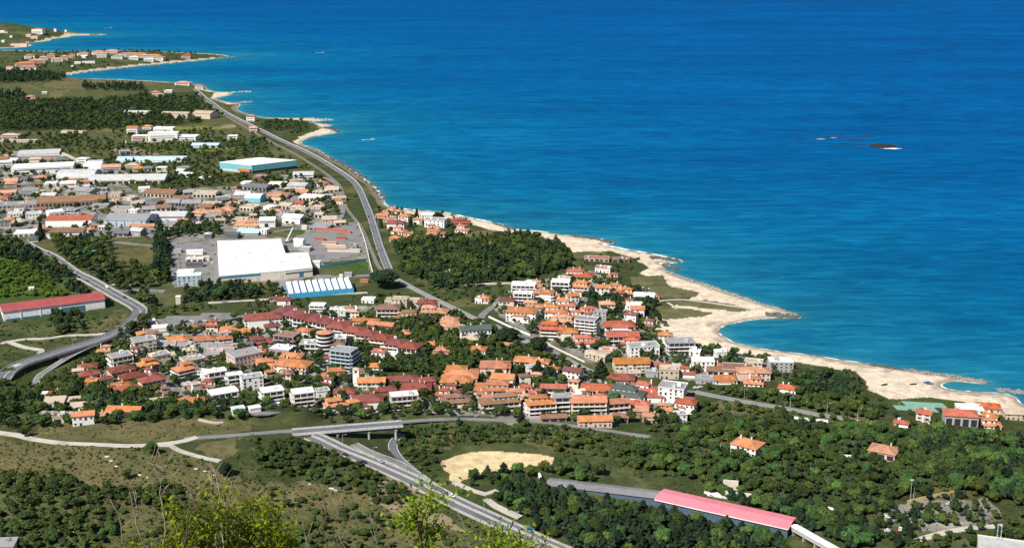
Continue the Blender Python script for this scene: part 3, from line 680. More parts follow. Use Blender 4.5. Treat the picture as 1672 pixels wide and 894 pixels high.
    if style in 'wm' or (style == 'b'):
        if far:
            for (ox, oy, wl, ra) in sides[:1]:
                for st in range(min(ns, 3)):
                    if wl > 4: b = MB(); b.box(-wl*.42, wl*.42, -.06, .02, st*sh+.95, st*sh+2.2); link('strip_window', b.mesh('strip_window', OPEN_SHADE), root, (ox, oy, 0), ra)
        else:
            cap = 30 if dist < 1150 else 16
            for si, (ox, oy, wl, ra) in enumerate(sides):
                if style == 'b' and si == 0: continue
                n = max(1, int(wl/3.3)); 
                if n*ns > cap: n = max(1, cap//ns)
                for st in range(ns):
                    for i in range(n):
                        if rnd.random() < .1: continue
                        xx = (i+.5)/n*wl-wl/2; cs, ss = math.cos(ra), math.sin(ra)
                        if st == 0 and si == 0 and i == n//2:
                            b = MB(); b.box(-.6, .6, -.08, .02, 0, 2.2); d = link('door', b.mesh('door', DOORM), root, (ox+cs*xx, oy+ss*xx, .05), ra); continue
                        tall = rnd.random() < .3
                        me = window_mesh(1.5 if tall else 1.3, 2.1 if tall else 1.4, 's' if wall in 'CYB' else 'n')
                        link('window', me, root, (ox+cs*xx, oy+ss*xx, st*sh+(.3 if tall else 1.0)), ra)
    if style == 'b':                       # balconies: flat dark band painted for the loggia's shade, slab and parapet on every floor
        faces = sides[:1]+([sides[1] if rot <= 0 else sides[2]] if r > .5 and not far else [])
        for (ox, oy, wl, ra) in faces:
            cs, ss = math.cos(ra), math.sin(ra)
            for st in range(ns):
                z0 = st*sh
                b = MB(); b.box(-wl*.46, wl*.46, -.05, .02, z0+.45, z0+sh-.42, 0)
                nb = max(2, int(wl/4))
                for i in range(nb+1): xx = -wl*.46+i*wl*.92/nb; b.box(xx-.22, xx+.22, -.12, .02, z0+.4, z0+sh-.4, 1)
                link('shaded_glazing', b.mesh('shaded_glazing', [OPEN_SHADE, wm]), root, (ox, oy, 0), ra)
                if st or ns == 1 or dist < 1300:
                    b = MB(); zb = z0 if st else .3
                    b.box(-wl*.5, wl*.5, -1.5, -.02, zb-.12, zb+.10); b.box(-wl*.5, wl*.5, -1.5, -1.36, zb+.10, zb+1.05)
                    for s in (-1, 1): b.box(s*wl*.5-.07, s*wl*.5+.07, -1.36, -.02, zb+.10, zb+1.05)
                    link('balcony', b.mesh('balcony', stained('balcony_white', (.78,.74,.69), .8) if wall in 'WGKYCBRN' else wm), root, (ox, oy, 0), ra)
    if style == 'c':                       # flat dark panels painted for the shade of bays between pillars
        for (ox, oy, wl, ra) in sides[:2]:
            b = MB(); n = max(2, int(wl/(5 if not far else 8)))
            for i in range(n): xx = (i+.5)/n*wl-wl/2; b.box(xx-wl/n*.36, xx+wl/n*.36, -.06, .02, .3, H*.72)
            link('bay_shade_row', b.mesh('bay_shade_row', OPEN_SHADE), root, (ox, oy, 0), ra)
    if style == 'd':                       # hall: strip window and big doors
        for (ox, oy, wl, ra) in sides[:2]:
            b = MB(); b.box(-wl*.45, wl*.45, -.06, .02, H*.66, H*.80); link('strip_window', b.mesh('strip_window', GLASS), root, (ox, oy, 0), ra)
            n = max(1, int(wl/22))
            for i in range(n):
                xx = (i+.5)/n*wl-wl/2+rnd.uniform(-2, 2); b = MB(); b.box(-2.2, 2.2, -.09, .02, 0, min(4.4, H*.58)); cs, ss = math.cos(ra), math.sin(ra)
                link('loading_door', b.mesh('loading_door', OPEN_SHADE if rnd.random() < .5 else STEEL), root, (ox+cs*xx, oy+ss*xx, .05), ra)
        if rt == 'f' and L > 18:
            b = MB(); 
            for i in range(int(L/9)):
                xx = rnd.uniform(-.45, .45)*L; yy = rnd.uniform(-.42, .42)*D; b.box(xx-.8, xx+.8, yy-1.1, yy+1.1, H+.24, H+.7)
            b.build('skylight', stained('skylight', (.6,.62,.63), .4), ro)
    BUILT.append(dict(o=root, px=px, py=py, name=name, cat=cat, wall=wall, roof=roof, rt=rt, ns=ns, L=L, H=H, style=style, note=note, label=label, group=group, far=dist > 1750, wpx=wpx))
    return root, L, D, H, top
KIND = dict(H=('house','house'), A=('apartment_block','apartment block'), W=('warehouse','warehouse'), S=('shed','shed'), V=('villa','villa'), F=('factory_hall','factory'), T=('terraced_house','terraced house'), E=('greenhouse','greenhouse'), C=('container','container'))
TILES = dict(T1=(0,30,3.974), T2=(0,220,4.644), T3=(260,220,4.0625), T4=(0,370,4.644), T5=(300,360,4.0625), T6=(600,320,4.0625), T7=(900,380,3.888), T8=(1100,540,2.885),
             U1=(60,490,4.256), U2=(340,480,4.065), U3=(640,460,3.7235), U4=(860,520,4.706), U5=(0,640,3.519), U8=(1200,640,3.519), N1=(0,30,7.6))
# x y width height (in the survey sheet's own scale) code(roof, roof shape, wall, openings, kind) [turn in degrees] [depth / length]
TABLE = '''
U1 755 270 128 32 ohWwH 20
U1 750 378 190 88 gfCwA 28 .8
U1 880 352 190 32 gfCbH 12
U1 860 472 155 85 gfCwA 20
U1 588 480 182 82 gfCbA 30 .8
U1 775 497 160 66 ohKwA 25 .8
U1 1028 554 168 90 ohKbA 28 .8
U1 358 498 145 30 rhBwH 15
U1 290 512 80 24 tgCwH 10
U1 370 552 160 32 rhCwH 18
U1 402 586 120 24 ohKwH 15
U1 478 582 105 32 rhKwH 25
U1 592 540 200 44 rhCwH 22
U1 664 588 190 48 rhCwH 22
U1 806 632 195 68 rhCwA 20
U1 585 622 140 28 ohKwH 14
U1 625 656 190 30 RhGbH 10
U1 490 650 90 26 RhGwH 15
U1 985 312 165 30 ohWwH 12
U1 1172 318 170 40 ohWwH 15
U1 1310 312 115 42 ohWbH 20
U1 1030 350 165 26 gfGcH 8
U1 1215 354 175 24 gfGcH 8
U1 1350 358 110 22 ohWwH 15
U1 1270 402 215 30 gfKwH 10
U1 1062 392 105 40 tfCwH 15
U1 1085 472 175 52 gfCwA 22
U1 1245 590 176 76 wfWbT 12 .5
U1 1110 662 70 74 tfBpH 20 .9
U1 1300 712 210 62 wfWbA 18 .6
U1 1055 642 85 50 tfKwH 15
U1 835 736 185 28 thWwH 12 .6
U1 1076 748 190 36 ohWwH 12
U1 618 812 225 46 ogWwT 4 .45
U1 333 868 150 68 ogWwT 5 .6
U1 462 842 115 42 pgCwH 5 .6
U1 312 772 155 24 tsBwH 5
U1 80 834 112 32 gfGcS 5
U1 195 850 135 42 bfTcS 5 .6
U1 130 670 85 26 rhWwH 10
U1 48 672 60 18 wfWpS 10
U1 130 742 145 34 tsCcH 8
U1 255 724 110 26 tsKcH 8
U1 858 216 120 16 wfWpS 10
U1 1102 208 115 22 bhCwH 12
U1 1340 232 135 26 ohWwH 12
U1 795 160 52 14 wgWpE 20
U1 880 270 80 20 tfCpS 15
U1 1150 300 60 26 ohKwH 12
U1 940 415 60 30 tfCwH 15
U1 1050 440 80 22 tfCwH 12
U2 368 226 270 56 rhWwT 12 .5
U2 262 195 60 46 ohWwT 12
U2 262 278 130 24 ohWwH 12
U2 360 348 185 38 rhKbH 10
U2 770 392 96 128 ocWbA 0 1
U2 525 338 170 56 bfPbA -12
U2 495 404 175 34 wfPwH -8
U2 645 272 115 26 ohWwH -10
U2 425 262 110 46 rhWwH 10
U2 690 385 150 52 gfWbA -6
U2 880 335 90 40 gfWbH -10
U2 405 500 205 40 ohCwH 14
U2 556 452 150 34 ohWwH -6
U2 570 528 250 48 ohWwA -8 .6
U2 412 580 72 62 ogCwH 18
U2 245 494 240 80 gfKwA 24 .7
U2 58 606 140 84 wfWbT 14 .6
U2 178 618 116 76 wfWbT 14 .6
U2 292 646 160 88 gfWwT 16 .6
U2 428 752 160 102 wfWbA 18 .7
U2 632 764 158 104 wfWbA 18 .7
U2 848 790 165 72 ohWwV 14 .6
U2 960 780 95 62 ohWwH 14
U2 1062 772 205 64 rhWwH 12
U2 905 690 140 34 rhWwH 10
U2 905 506 178 120 gfLbA -10 .7
U2 795 446 75 18 rhCwH -8
U2 838 580 172 56 ohKwH 8
U2 1140 442 105 58 RhWwH -6
U2 1222 432 85 32 wfWwH -6
U2 1130 502 122 20 ohWwH -4
U2 1030 528 90 18 bhKwH 4
U2 1086 632 180 48 ogCwV 6 .55
U2 1280 612 240 34 rhBwH 4 .45
U2 1165 712 235 48 rhWwA 8
U2 1330 650 130 34 rhKwH 8
U2 1300 768 195 88 wfKbA 8 .5
U2 1010 610 90 22 tfCpS 5
U2 930 158 125 52 wfWwH 8
U2 955 156 100 58 ohWwA -4
U2 728 112 104 34 wfWbH -6 .7
U2 1198 168 150 70 bhYbA -4 .7
U2 1316 178 155 50 bhYbA -4 .6
U2 1290 72 230 22 tfBwS -6 .4
U2 1052 214 185 30 ogCwT -12 .4
U2 1152 250 190 40 ogRwT -14 .4
U2 1306 282 74 16 ohWwH -10
U2 505 70 90 30 rhWwH 8
U2 440 50 70 20 rhWwH 8
U2 1065 60 90 24 wfWwS -8
U2 840 140 60 40 wfWwH 0
U2 460 780 90 18 wfWpS 10
U2 310 796 80 14 wfWpS 15
U2 200 806 90 14 lfWpS 15
U2 110 300 70 40 gfKwH 14
U2 260 370 90 34 dvGwH 10
U2 130 385 150 26 gfGbH 10
U2 225 420 80 26 ohKwH 12
U2 330 412 110 26 ohWwH 10
U3 192 664 190 44 rhKwH 6
U3 152 694 175 40 rhKwH 8
U3 392 774 196 62 bhCwA 6 .6
U3 652 800 252 96 bhCbA 4 .45
U3 555 720 70 40 bhCwA 4
U3 415 590 214 38 ohKwH -6 .7
U3 428 615 200 34 ohKwH -6
U3 398 642 205 30 ohKwH -4
U3 374 690 100 52 rhKwH -4
U3 612 678 224 46 ohKbH -4 .6
U3 678 636 150 48 ogWwH -8
U3 630 560 186 42 ohKwH -6
U3 815 528 152 42 ohWbH -10
U3 898 535 125 40 ohWwH -12
U3 985 556 74 28 ohWwH -12
U3 1100 610 128 62 rgWwH -10
U3 838 690 130 40 RhKwH -6
U3 980 696 154 52 RgGbH -6 .5
U3 905 812 184 96 ohCbA 4 .6
U3 1030 808 96 104 gfGbA 4 .8
U3 980 852 155 26 bgNcS 4 .4
U3 215 170 120 40 rhTwH -10
U3 262 225 172 56 phTbA -10 .6
U3 50 158 110 50 tfTwH -6
U3 340 296 175 32 phKwH -14
U3 352 262 115 28 phKwH -14
U3 396 310 130 28 pgKwH -14
U3 505 342 200 48 ngWwH 6 .45
U3 470 376 110 24 thKwH 6
U3 526 438 108 26 ohWwH -6
U3 690 404 95 16 phNpS -8
U3 555 130 85 30 ohWwH -8
U3 530 132 50 26 wfWwH -8
U3 800 96 150 72 wfWbA -6 .6
U3 798 134 120 60 wfWbA -6 .5
U3 700 160 100 46 rhBwH -6
U3 925 128 126 56 ohWbA -8
U3 860 170 124 34 phBwH -6
U3 792 245 200 58 ohWwA -8
U3 1000 228 146 62 ohWwA -10
U3 1062 186 112 62 ohWwA -8
U3 980 350 160 80 RhRbA -6 .6
U3 1035 280 166 52 phWwA -6
U3 1182 330 150 92 gfWbA -8 .7
U3 1065 356 126 50 ohBwH -6
U3 1190 392 156 42 RhWwH -4
U3 1025 66 120 62 wfWbA -8
U3 1140 66 146 50 ohWbA -8
U3 1185 208 106 34 RhWwH -8
U3 1120 90 90 22 RfWwS -8
U3 1000 128 90 40 phWwH -8
U3 940 175 80 36 ohWwH -8
U3 1130 230 90 40 ohWwH -6
U3 300 425 60 14 ohKwH -6
U3 240 404 80 24 ohKwH -10
U3 80 330 70 14 ohKwH -6
U3 1060 700 100 26 rfKpS 2
U3 40 440 120 18 rfKpS 2
U3 300 455 100 12 RfKpS 2
U4 710 112 232 54 RhWbA -4 .6
U4 732 200 252 64 RgWbA -4 .5
U4 816 224 205 44 RhWwH -4
U4 890 298 250 78 gfWwA 6 .5
U4 560 338 176 44 tvTwH -22 .6
U4 485 300 80 36 tfCwH -10
U4 620 284 145 34 pfKwH -10
U4 800 416 276 72 ogCwV 4 .5
U4 1175 272 220 86 gfGbA 2 .6
U4 1030 396 170 30 RgTwH -16 .5
U4 1092 462 155 70 tfTwH -10
U4 1232 454 130 62 RhWwH -6
U4 1350 404 170 76 wfWwA -6 .6
U4 1490 446 224 40 bgKbH -6 .5
U4 1380 500 175 28 gfGwS -6
U4 1522 500 170 32 ohWwH -6
U4 1455 395 95 40 RhBwH -6
U4 720 490 224 26 rhNwH -4 .6
U4 550 590 280 38 RhWbH -2 .6
U4 768 658 300 86 nhWwA -10 .6
U4 928 594 212 66 RhWwA -10
U4 1120 650 236 106 gfWwA -14 .8
U4 470 756 272 116 ogYbA 4 .5
U4 692 756 190 104 ogYbA 4 .6
U4 520 832 258 48 ogKwH 0 .45
U4 858 755 165 48 pgNwH -6
U4 868 700 165 36 RhKwH -8
U4 1076 730 155 46 ohGwH -14
U4 1222 732 175 74 RhWwH -16
U4 990 642 136 42 RhWwH -10
U4 950 798 125 46 phKwH -8
U4 725 796 130 42 bgNcH -6
U4 840 735 90 30 RhWwH -6
U4 270 602 175 30 rfKpH -2
U4 410 610 150 30 wfWwS 2
U4 780 445 180 24 tfBwS 0
U4 960 450 90 40 gfGwS -6
U4 1160 400 110 28 tfTwH -10
T8 372 232 155 38 phKwH -8 .5
T8 500 192 116 46 wfGwA -8
T8 300 215 150 32 bfKbH -8
T8 375 178 95 28 tfCwH -6
T8 375 262 95 30 ohWwH -8
T8 255 246 70 24 ohWwH -8
T8 535 298 96 24 RhWwV -12
T8 345 594 160 40 ohWwV -24 .8
T8 985 612 150 32 phKcV -18 .8
T8 1070 456 72 20 RhWwH -8
T8 1176 438 80 48 RgBwH -14 .8
T8 1345 446 160 48 RhGcA -10 .6
T8 1390 388 120 18 wfWwS -6
T8 1480 384 116 22 RhTwH -6
T8 1610 418 120 30 thTwH -6
T8 1492 462 92 36 ohWwH -12
T8 1490 418 76 16 ohWwH -12
T8 50 380 100 48 RhWwH -14
T7 180 302 196 44 RhWbA -4 .6
T7 330 254 108 26 RfWwH -6
T7 386 300 84 32 RhWwH -8
T7 425 378 130 34 ohWwH -6
T7 470 404 112 38 ohWwH -6
T7 588 430 140 26 wfWbH -4
T7 290 182 160 18 rfKcS -3 .35
T7 440 186 110 18 bfNcS -3 .5
T7 228 524 122 36 RhWwH -6
T7 312 560 96 56 gfGwA -6
T7 660 420 50 14 RhWwS -4
T6 165 98 66 16 ohWwH -6
T6 135 130 76 26 ohWwH -8
T6 205 130 70 28 ohWwH -8
T6 95 146 84 18 ohKwH -8
T6 150 172 88 26 ohWwH -8
T6 246 170 82 36 ohWwH -10
T6 192 216 118 34 rhWwH -8
T6 212 256 110 36 ohWwH -8
T6 285 306 96 50 ohWwH -12
T6 185 304 76 26 ohKwH -8
T6 336 186 66 30 ohWwH -8
T6 395 156 100 28 wfWwH -4
T6 455 210 150 46 gfWwA -6
T6 455 286 130 46 ohWbH -8
T6 440 228 84 30 phWwH -6
T6 630 246 100 40 ohWwH -12
T6 620 192 130 28 rhNwH -8
T6 806 356 56 30 ohWwV -10
T6 540 528 46 24 RgWwH -6
T6 790 710 60 26 ohWwH -6
T2 45 246 115 46 wfWwF 8 .6
T2 30 184 76 22 pgKpH 8
T2 335 302 480 58 wfWdW 10 .35
T2 300 160 340 10 sfWpE 6 .5
T2 720 262 130 30 wvWpW 8
T2 728 318 28 70 wfWpS 8 1
T2 850 272 150 30 pgLwW 6 .5
T2 1055 276 96 24 ohWwH 6
T2 605 348 290 30 svGdW 6 .6
T2 520 408 140 46 wfWwH 8
T2 985 368 580 34 sgTcW 5 .3
T2 1160 208 520 20 lgWpW 2 .25
T2 85 400 100 34 phKwH 8
T2 555 546 530 46 bgNcF 5 .32
T2 660 462 190 38 ggGwF -14 .7
T2 1240 474 280 34 bgBcW -8 .5
T2 1165 556 140 34 dvRwW -6
T2 1330 530 190 30 bgTcW -6 .5
T2 1455 540 130 36 ggGwH -10
T2 1570 476 190 36 tfBcW -4 .5
T2 920 592 180 28 gfTwW -4
T2 1022 610 76 46 wfWwH -4
T2 118 640 130 46 sfWwF 8
T2 262 640 140 44 sfWwF 8
T2 425 636 150 56 wfWcF 8
T2 545 624 100 60 gfGbF 8
T2 550 694 350 62 RgWpF 7 .4
T2 505 784 290 60 bgWwF 6 .4
T2 195 770 170 26 wfWcS 6
T2 255 812 82 22 nhWpS 6
T2 1000 694 350 60 ggLwF 2 .6
T2 1290 650 270 44 sgWdW -6 .5
T2 1380 676 90 16 oshpS -4
T2 1080 712 190 22 pgGpS -2 .3
T2 1050 766 120 46 sgGwW -10
T2 1250 750 96 24 wfWwS -4
T2 70 462 130 30 pgKwH 8
T2 40 494 80 24 RhKwH 8
T2 150 556 300 26 gfGcF 5 .4
T2 205 520 66 24 ohWwH 6
T2 90 370 110 20 pgKwH 8
T2 390 390 100 26 wfWwS 8
T2 430 340 80 26 wfGwH 8
T2 880 470 90 26 tfTwH -4
T2 760 560 140 22 gfGpS 0
T2 990 500 110 24 tfBwH -4
T2 30 700 80 60 gfGwF 8
T2 70 660 80 24 ohKwH 8
T2 190 540 80 24 tfCwH 8
T2 230 450 150 30 gfGwF 8
T2 560 460 120 24 gfTcF 6
T2 740 470 130 20 gfGpS 0
T2 905 655 100 30 wfWwS -4
T2 850 690 80 34 wfWwH -4
T2 1600 560 150 34 tfTcW -6
T2 1540 610 150 26 phKwW -6
T2 1620 640 120 26 gfGcW -6
T2 1500 700 90 22 wfWwS -6
T2 1290 690 110 22 gfGwS -6
T2 1420 320 130 20 wgWpS -4
T2 1230 300 90 18 tfCwS 4
T3 655 372 180 28 dgGcW -4 .4
T3 785 352 116 28 wfCcH -6
T3 930 366 150 34 sgWwF -6
T3 640 448 126 36 wvQpW -6
T3 790 426 150 26 phKwH -6
T3 950 398 110 18 pgKwH -6
T3 1015 440 170 30 wfCcF 6 .5
T3 930 480 72 34 RfRpS -6
T3 850 494 110 28 tgCcH -6
T3 605 506 130 30 tfCcF -6
T3 900 588 156 46 wgWpF -6
T3 720 612 116 56 wfWdF 0
T3 590 614 160 34 phWwF 4
T3 1130 588 100 34 tgKwH -8
T3 1075 634 150 24 gfGcF -4
T3 600 664 150 18 lgGpS 4
T3 488 688 90 32 dfDpS 4
T3 395 530 110 22 phTwW -6
T3 320 500 130 26 bgTcW -6
T3 220 476 130 30 ggGcW -8
T3 330 415 150 26 tgTcW -6
T3 690 420 90 22 dfGpS -4
T3 560 420 110 26 sgGwW -6
T3 740 500 90 24 wfWwS -6
T3 700 660 70 34 wfWwS -4
T3 820 545 80 22 gfGwS -6
T3 1055 505 90 30 tfKwH -6
T3 960 290 140 30 sgWwF -6
T3 830 300 60 26 gfGpS -6
T3 675 296 90 22 gfRwS -6
T3 580 330 70 14 wfWpS -4
T3 300 300 80 14 wfWpS -4
T3 150 440 110 24 bgTcW -6
T3 100 470 90 26 ggGcW -6
T3 450 520 110 24 phTwW -6
T3 540 580 100 20 tfCwS -6
T3 325 680 50 26 wfGwS 6
T5 975 78 210 12 RfRpC -8 .12
T5 1070 90 90 12 RfRpC -8 .2
T5 906 136 62 16 RfRpC -8 .4
T5 1046 128 60 14 RfRpC -8 .4
T5 965 162 100 14 ofKpC -8 .25
T5 1015 188 150 16 tfKpC -8 .2
T5 1015 208 150 16 bfNpC -8 .2
T5 1118 198 80 30 dfGcS -8 .7
T5 770 178 76 44 wvWpS -8
T5 810 206 90 22 sfGpS -8
T5 1065 212 220 14 tfBpS -6 .15
T5 880 312 56 36 wfWpS -4
T5 1094 374 50 24 gvGpS 0
T5 1044 384 22 20 wfWpS 0
T5 670 548 90 24 RhKwH 0
T5 800 60 36 20 wfWpS 0
T5 1200 412 60 12 ofRpC -6 .3
T5 395 30 70 20 pgWwS 4
T4 1480 216 124 28 wvWpS 4 .4
T4 1480 268 130 26 wfCcS 4 .3
T4 1478 312 130 30 dfDpS 4 .4
T4 1410 390 128 44 wfWwF 6 .7
T4 1440 446 190 70 wfLwF 6 .5
T4 1355 588 40 54 wfBpS 6 1
T4 1350 200 60 24 gfGpS 6
T4 1560 260 60 26 tfCpS 6
T4 1580 90 56 22 dfDpS 6
T4 240 486 40 16 wfWpS 6
T4 255 106 80 24 nhWpS 6
T4 540 580 0 0 skip
T1 1064 796 190 50 wfWwV -2 .35
T1 1070 752 140 40 wfWwV -2 .35
T1 912 796 100 30 wfKwV 4
T1 866 754 70 42 ogWwH 4
T1 1222 792 130 24 wfWwS -4
T1 1335 652 150 34 tgTpE -12 .8
T1 1185 650 120 30 tgTpE -12 .7
T1 1095 640 80 22 tgTpE -12 .7
T1 1192 436 100 18 phWwH -4
T1 1300 462 60 22 ohWwH -4
T1 1010 496 56 16 ohWwH 0
T1 1040 508 50 14 phWwH 0
T1 1095 484 50 14 wfWwH 0
T1 1632 668 58 34 ohWwH -6
T1 1512 786 64 22 wfWwS -4
T1 200 530 60 20 ohWwH 5
T1 290 492 34 12 wfWwH 5
T1 75 788 110 30 thKwH 5
T1 935 662 46 16 RhKwH 5
T1 900 625 180 14 sgTpW -4 .3
T1 120 806 240 12 sfTpW 3 .2
T1 480 745 170 12 tfKpS -4 .15
T1 1340 840 180 16 lgLpE -3 .5
T1 1650 735 60 24 pgKwH -6
T1 960 720 60 18 phWwH 0
N1 375 500 130 36 phWwH 6
N1 545 520 100 36 thWwH 6
N1 640 500 100 50 ohKwH 6
N1 715 540 150 34 phWwH 6
N1 805 520 90 44 phKwH 6
N1 900 490 70 36 phKwH 6
N1 1040 465 130 32 phWwH 4
N1 1050 495 60 24 wvWpH 4
N1 1265 490 120 50 phWwH 4
N1 1400 440 130 24 phWwH 4
N1 1465 505 130 36 phWwH 4
N1 1630 480 150 32 phWwT 4
N1 320 600 250 36 ohKwH 6
N1 360 650 200 44 ohWwH 6
N1 470 560 210 34 phKwH 6
N1 140 680 90 70 pvKwH 0
N1 965 565 80 20 wfWpS 8
N1 1100 560 150 20 wfWpS 14 .2
N1 900 610 26 20 wfWpS 0
N1 480 205 130 50 phWwH 0
N1 360 235 60 30 wfKpS 0
N1 440 260 90 34 tfTpS 0
N1 30 180 60 20 wfWpS 0
N1 80 185 40 16 phWwH 0
N1 40 300 40 24 wfWpS 0
N1 140 240 30 20 wfWpS 0
N1 240 345 200 26 tfKpS 0 .2
N1 690 180 30 30 wfWpS 0
N1 820 190 24 18 wfWpS 0
T1 865 250 170 18 phWwT 2 .3
T1 960 262 160 18 phWwT 2 .3
T1 1030 274 76 20 phWwH 0
T1 870 270 60 16 wfWwH 0
T1 970 280 60 14 wfWwH 0
T1 1210 260 56 18 RhKwH 0
T1 640 236 70 18 phWwH 2
T1 730 228 90 16 phWwH 2
'''
for ln in TABLE.strip().splitlines():
    f = ln.split()
    if f[5] == 'skip': continue
    if len(f[5]) > 5 or f[5] == 'oshpS': f[5] = 'osWpS'
    tx, ty, ts = TILES[f[0]]; x, y, wv, hv = map(float, f[1:5]); cd = f[5]; rot = float(f[6]) if len(f) > 6 else 0; r = float(f[7]) if len(f) > 7 else .68
    nm, ct = KIND[cd[4]]
    if cd[1] == 'c': ROT = (tx+x/ts, ty+y/ts, wv/ts, hv/ts); continue      # the round block is built below
    rr = random.Random(int(x*7+y*13)); rot = rot*1.35+rr.uniform(-9, 9)
    if f[0] in ('T2', 'T3'):
        rot += rr.uniform(-16, 16)*(wv < 260); hv *= .80; r = min(1.1, r*1.3)
    building(nm, tx+x/ts, ty+y/ts, wv/ts, hv/ts, math.radians(rot), r, cd[0], cd[1], cd[2], cd[3], ct)
# the crowd of small sheds, workshops and houses between the halls of the industrial plain
ri = random.Random(77); nfill = 0
for q in range(900):
    px, py = ri.uniform(0, 560), ri.uniform(252, 388)
    if py > 372 and px > 250 or px > 300 and py < 300 or px < 140 and py < 262 or (170 < px < 340 and 283 < py < 312): continue
    x, y, z = g1(px, py)
    if any(math.hypot(x-f[0], y-f[1]) < f[2]*.85+9 for f in FOOT): continue
    k = ri.random(); code = ri.choice(('tgCcH','gfGcS','bgTcS','wfWwS','ggGcS','phKwH','tfTcH','sgWcS','ohWwH','thBwH','dgGcS'))
    building(*[KIND[code[4]][0]], px, py, ri.uniform(11, 26), ri.uniform(3.6, 6.0), math.radians(ri.uniform(-30, 30)), ri.uniform(.5, 1.0), code[0], code[1], code[2], code[3], KIND[code[4]][1]); nfill += 1
    if nfill >= 75: break
# the long stepped terrace with dark red roofs
for i, (x, y) in enumerate([(505,176),(572,198),(645,216),(722,234),(800,252),(882,272)]):
    building('terraced_house', 340+x/4.065, 480+y/4.065, 150/4.065, 54/4.065, math.radians(-22), 1.55, 'r', 'h', 'W', 'b', 'terraced house', note='upper', group='stepped terrace with dark red roofs')
for i, (x, y) in enumerate([(868,286),(976,312),(1066,336),(1160,364),(1254,398),(1342,420)]):
    building('terraced_house', 340+x/4.065, 480+y/4.065, 168/4.065, 58/4.065, math.radians(-18), .95, 'r', 'h', 'W', 'b', 'terraced house', note='lower', group='stepped terrace with dark red roofs')
ri = random.Random(31)
for poly, nmax in (([(150,590),(235,535),(420,535),(640,600),(640,650),(520,668),(400,660),(270,660),(170,640)], 14), ([(650,625),(800,600),(960,612),(1125,655),(1120,690),(960,690),(700,670)], 12), ([(815,500),(860,465),(960,450),(1000,470),(1090,560),(1270,595),(1240,612),(1120,610),(960,582),(880,545)], 15)):
    nf = 0
    for q in range(1500):
        px, py = ri.uniform(min(p[0] for p in poly), max(p[0] for p in poly)), ri.uniform(min(p[1] for p in poly), max(p[1] for p in poly))
        if not inside(np.array([px]), np.array([py]), poly)[0]: continue
        x, y, z = g1(px, py)
        if any(math.hypot(x-f[0], y-f[1]) < f[2]*.8+7 for f in FOOT) or any(float(np.min(np.hypot(p[:, 0]-x, p[:, 1]-y))) < hw+7 for p, hw in ROADPTS): continue
        code = ri.choice(('ohWwH','RhCwH','bhCwH','wfWwH','rhWwH','phCwH','bhBwH','ogWwH','tfCwH','gfWwH'))
        building('house', px, py, ri.uniform(18, 28), ri.uniform(9, 16), math.radians(ri.uniform(-25, 25)), ri.uniform(.6, .9), code[0], code[1], code[2], code[3], 'house'); nf += 1
        if nf >= nmax: break
# the round block with a round orange roof
def round_block(px, py, wpx, hpx):
    x, y, z = g1(px, py); sc = mpp(py); R0 = wpx*sc/2; H = hpx*sc*1.02; y += R0
    root = empty('round_apartment_block', (x, y, z)); FOOT.append((x, y, R0*1.2, 2*R0, 2*R0, 0)); n = 28
    c = lambda r, k=n: [(r*math.cos(2*math.pi*i/k), r*math.sin(2*math.pi*i/k)) for i in range(k)]
    b = MB(); b.prism(c(R0), -2, H); b.build('wall', wallm('W'), root)
    ns = 5
    for st in range(ns):
        z0 = st*H/ns; b = MB(); b.prism(c(R0+.05), z0+.5, z0+H/ns-.45); b.build('shaded_glazing', OPEN_SHADE, root)
        b = MB(); b.prism(c(R0+1.4), z0-.12, z0+.1); 
        for i in range(n):
            (x0, y0), (x1, y1) = c(R0+1.4)[i], c(R0+1.4)[(i+1) % n]; (x2, y2), (x3, y3) = c(R0+1.25)[(i+1) % n], c(R0+1.25)[i]
            b.prism([(x0,y0),(x1,y1),(x2,y2),(x3,y3)], z0+.1, z0+1.05)
        b.build('balcony', wallm('W'), root)
    b = MB(); p = c(R0+.9)
    for i in range(n): b.poly([(*p[i], H), (*p[(i+1) % n], H), (0, 0, H+R0*.38)])
    b.poly([(*q, H) for q in p][::-1]); b.build('roof', roofm('o'), root)
    BUILT.append(dict(o=root, px=px, py=py, name='round_apartment_block', cat='apartment block', wall='W', roof='o', rt='c', ns=5, L=2*R0, H=H, style='b', note='', label='round white five-storey block with conical orange roof below the dark red terrace', group=None, far=False, wpx=wpx))
round_block(*ROT)

# ------------------------------------------------------------------ big halls given by their roof outline
def at_h(px, py, h, it=6):
    x, y, _ = G(px, py); z = float(hfun(x, y)[0])+h
    for k in range(it):
        x, y = G0(px, py, z); z = float(hfun(np.array([x]), np.array([y]))[0])+h
    return float(x), float(y), z-h
def hall(name, pts, h, wall, roof, label, cat):
    P = [at_h(px, py, h) for px, py in pts]; cx = sum(p[0] for p in P)/len(P); cy = sum(p[1] for p in P)/len(P); z = min(p[2] for p in P)
    root = empty(name, (cx, cy, z)); tag(root, label, cat); loc = [(p[0]-cx, p[1]-cy) for p in P]
    b = MB(); b.prism(loc, -2.5, h-.02); b.build('wall', wall, root)
    FOOT.append((cx, cy, max(math.hypot(*p) for p in loc)*.92, 0, 0, 0))
    a = sum(loc[i][0]*loc[(i+1) % len(loc)][1]-loc[(i+1) % len(loc)][0]*loc[i][1] for i in range(len(loc)))
    if a < 0: loc = loc[::-1]
    if roof is not None:
        b = MB(); b.prism([(p[0]*1.004, p[1]*1.004) for p in loc], h, h+.5); b.build('roof', roof, root)
    return root, loc, z
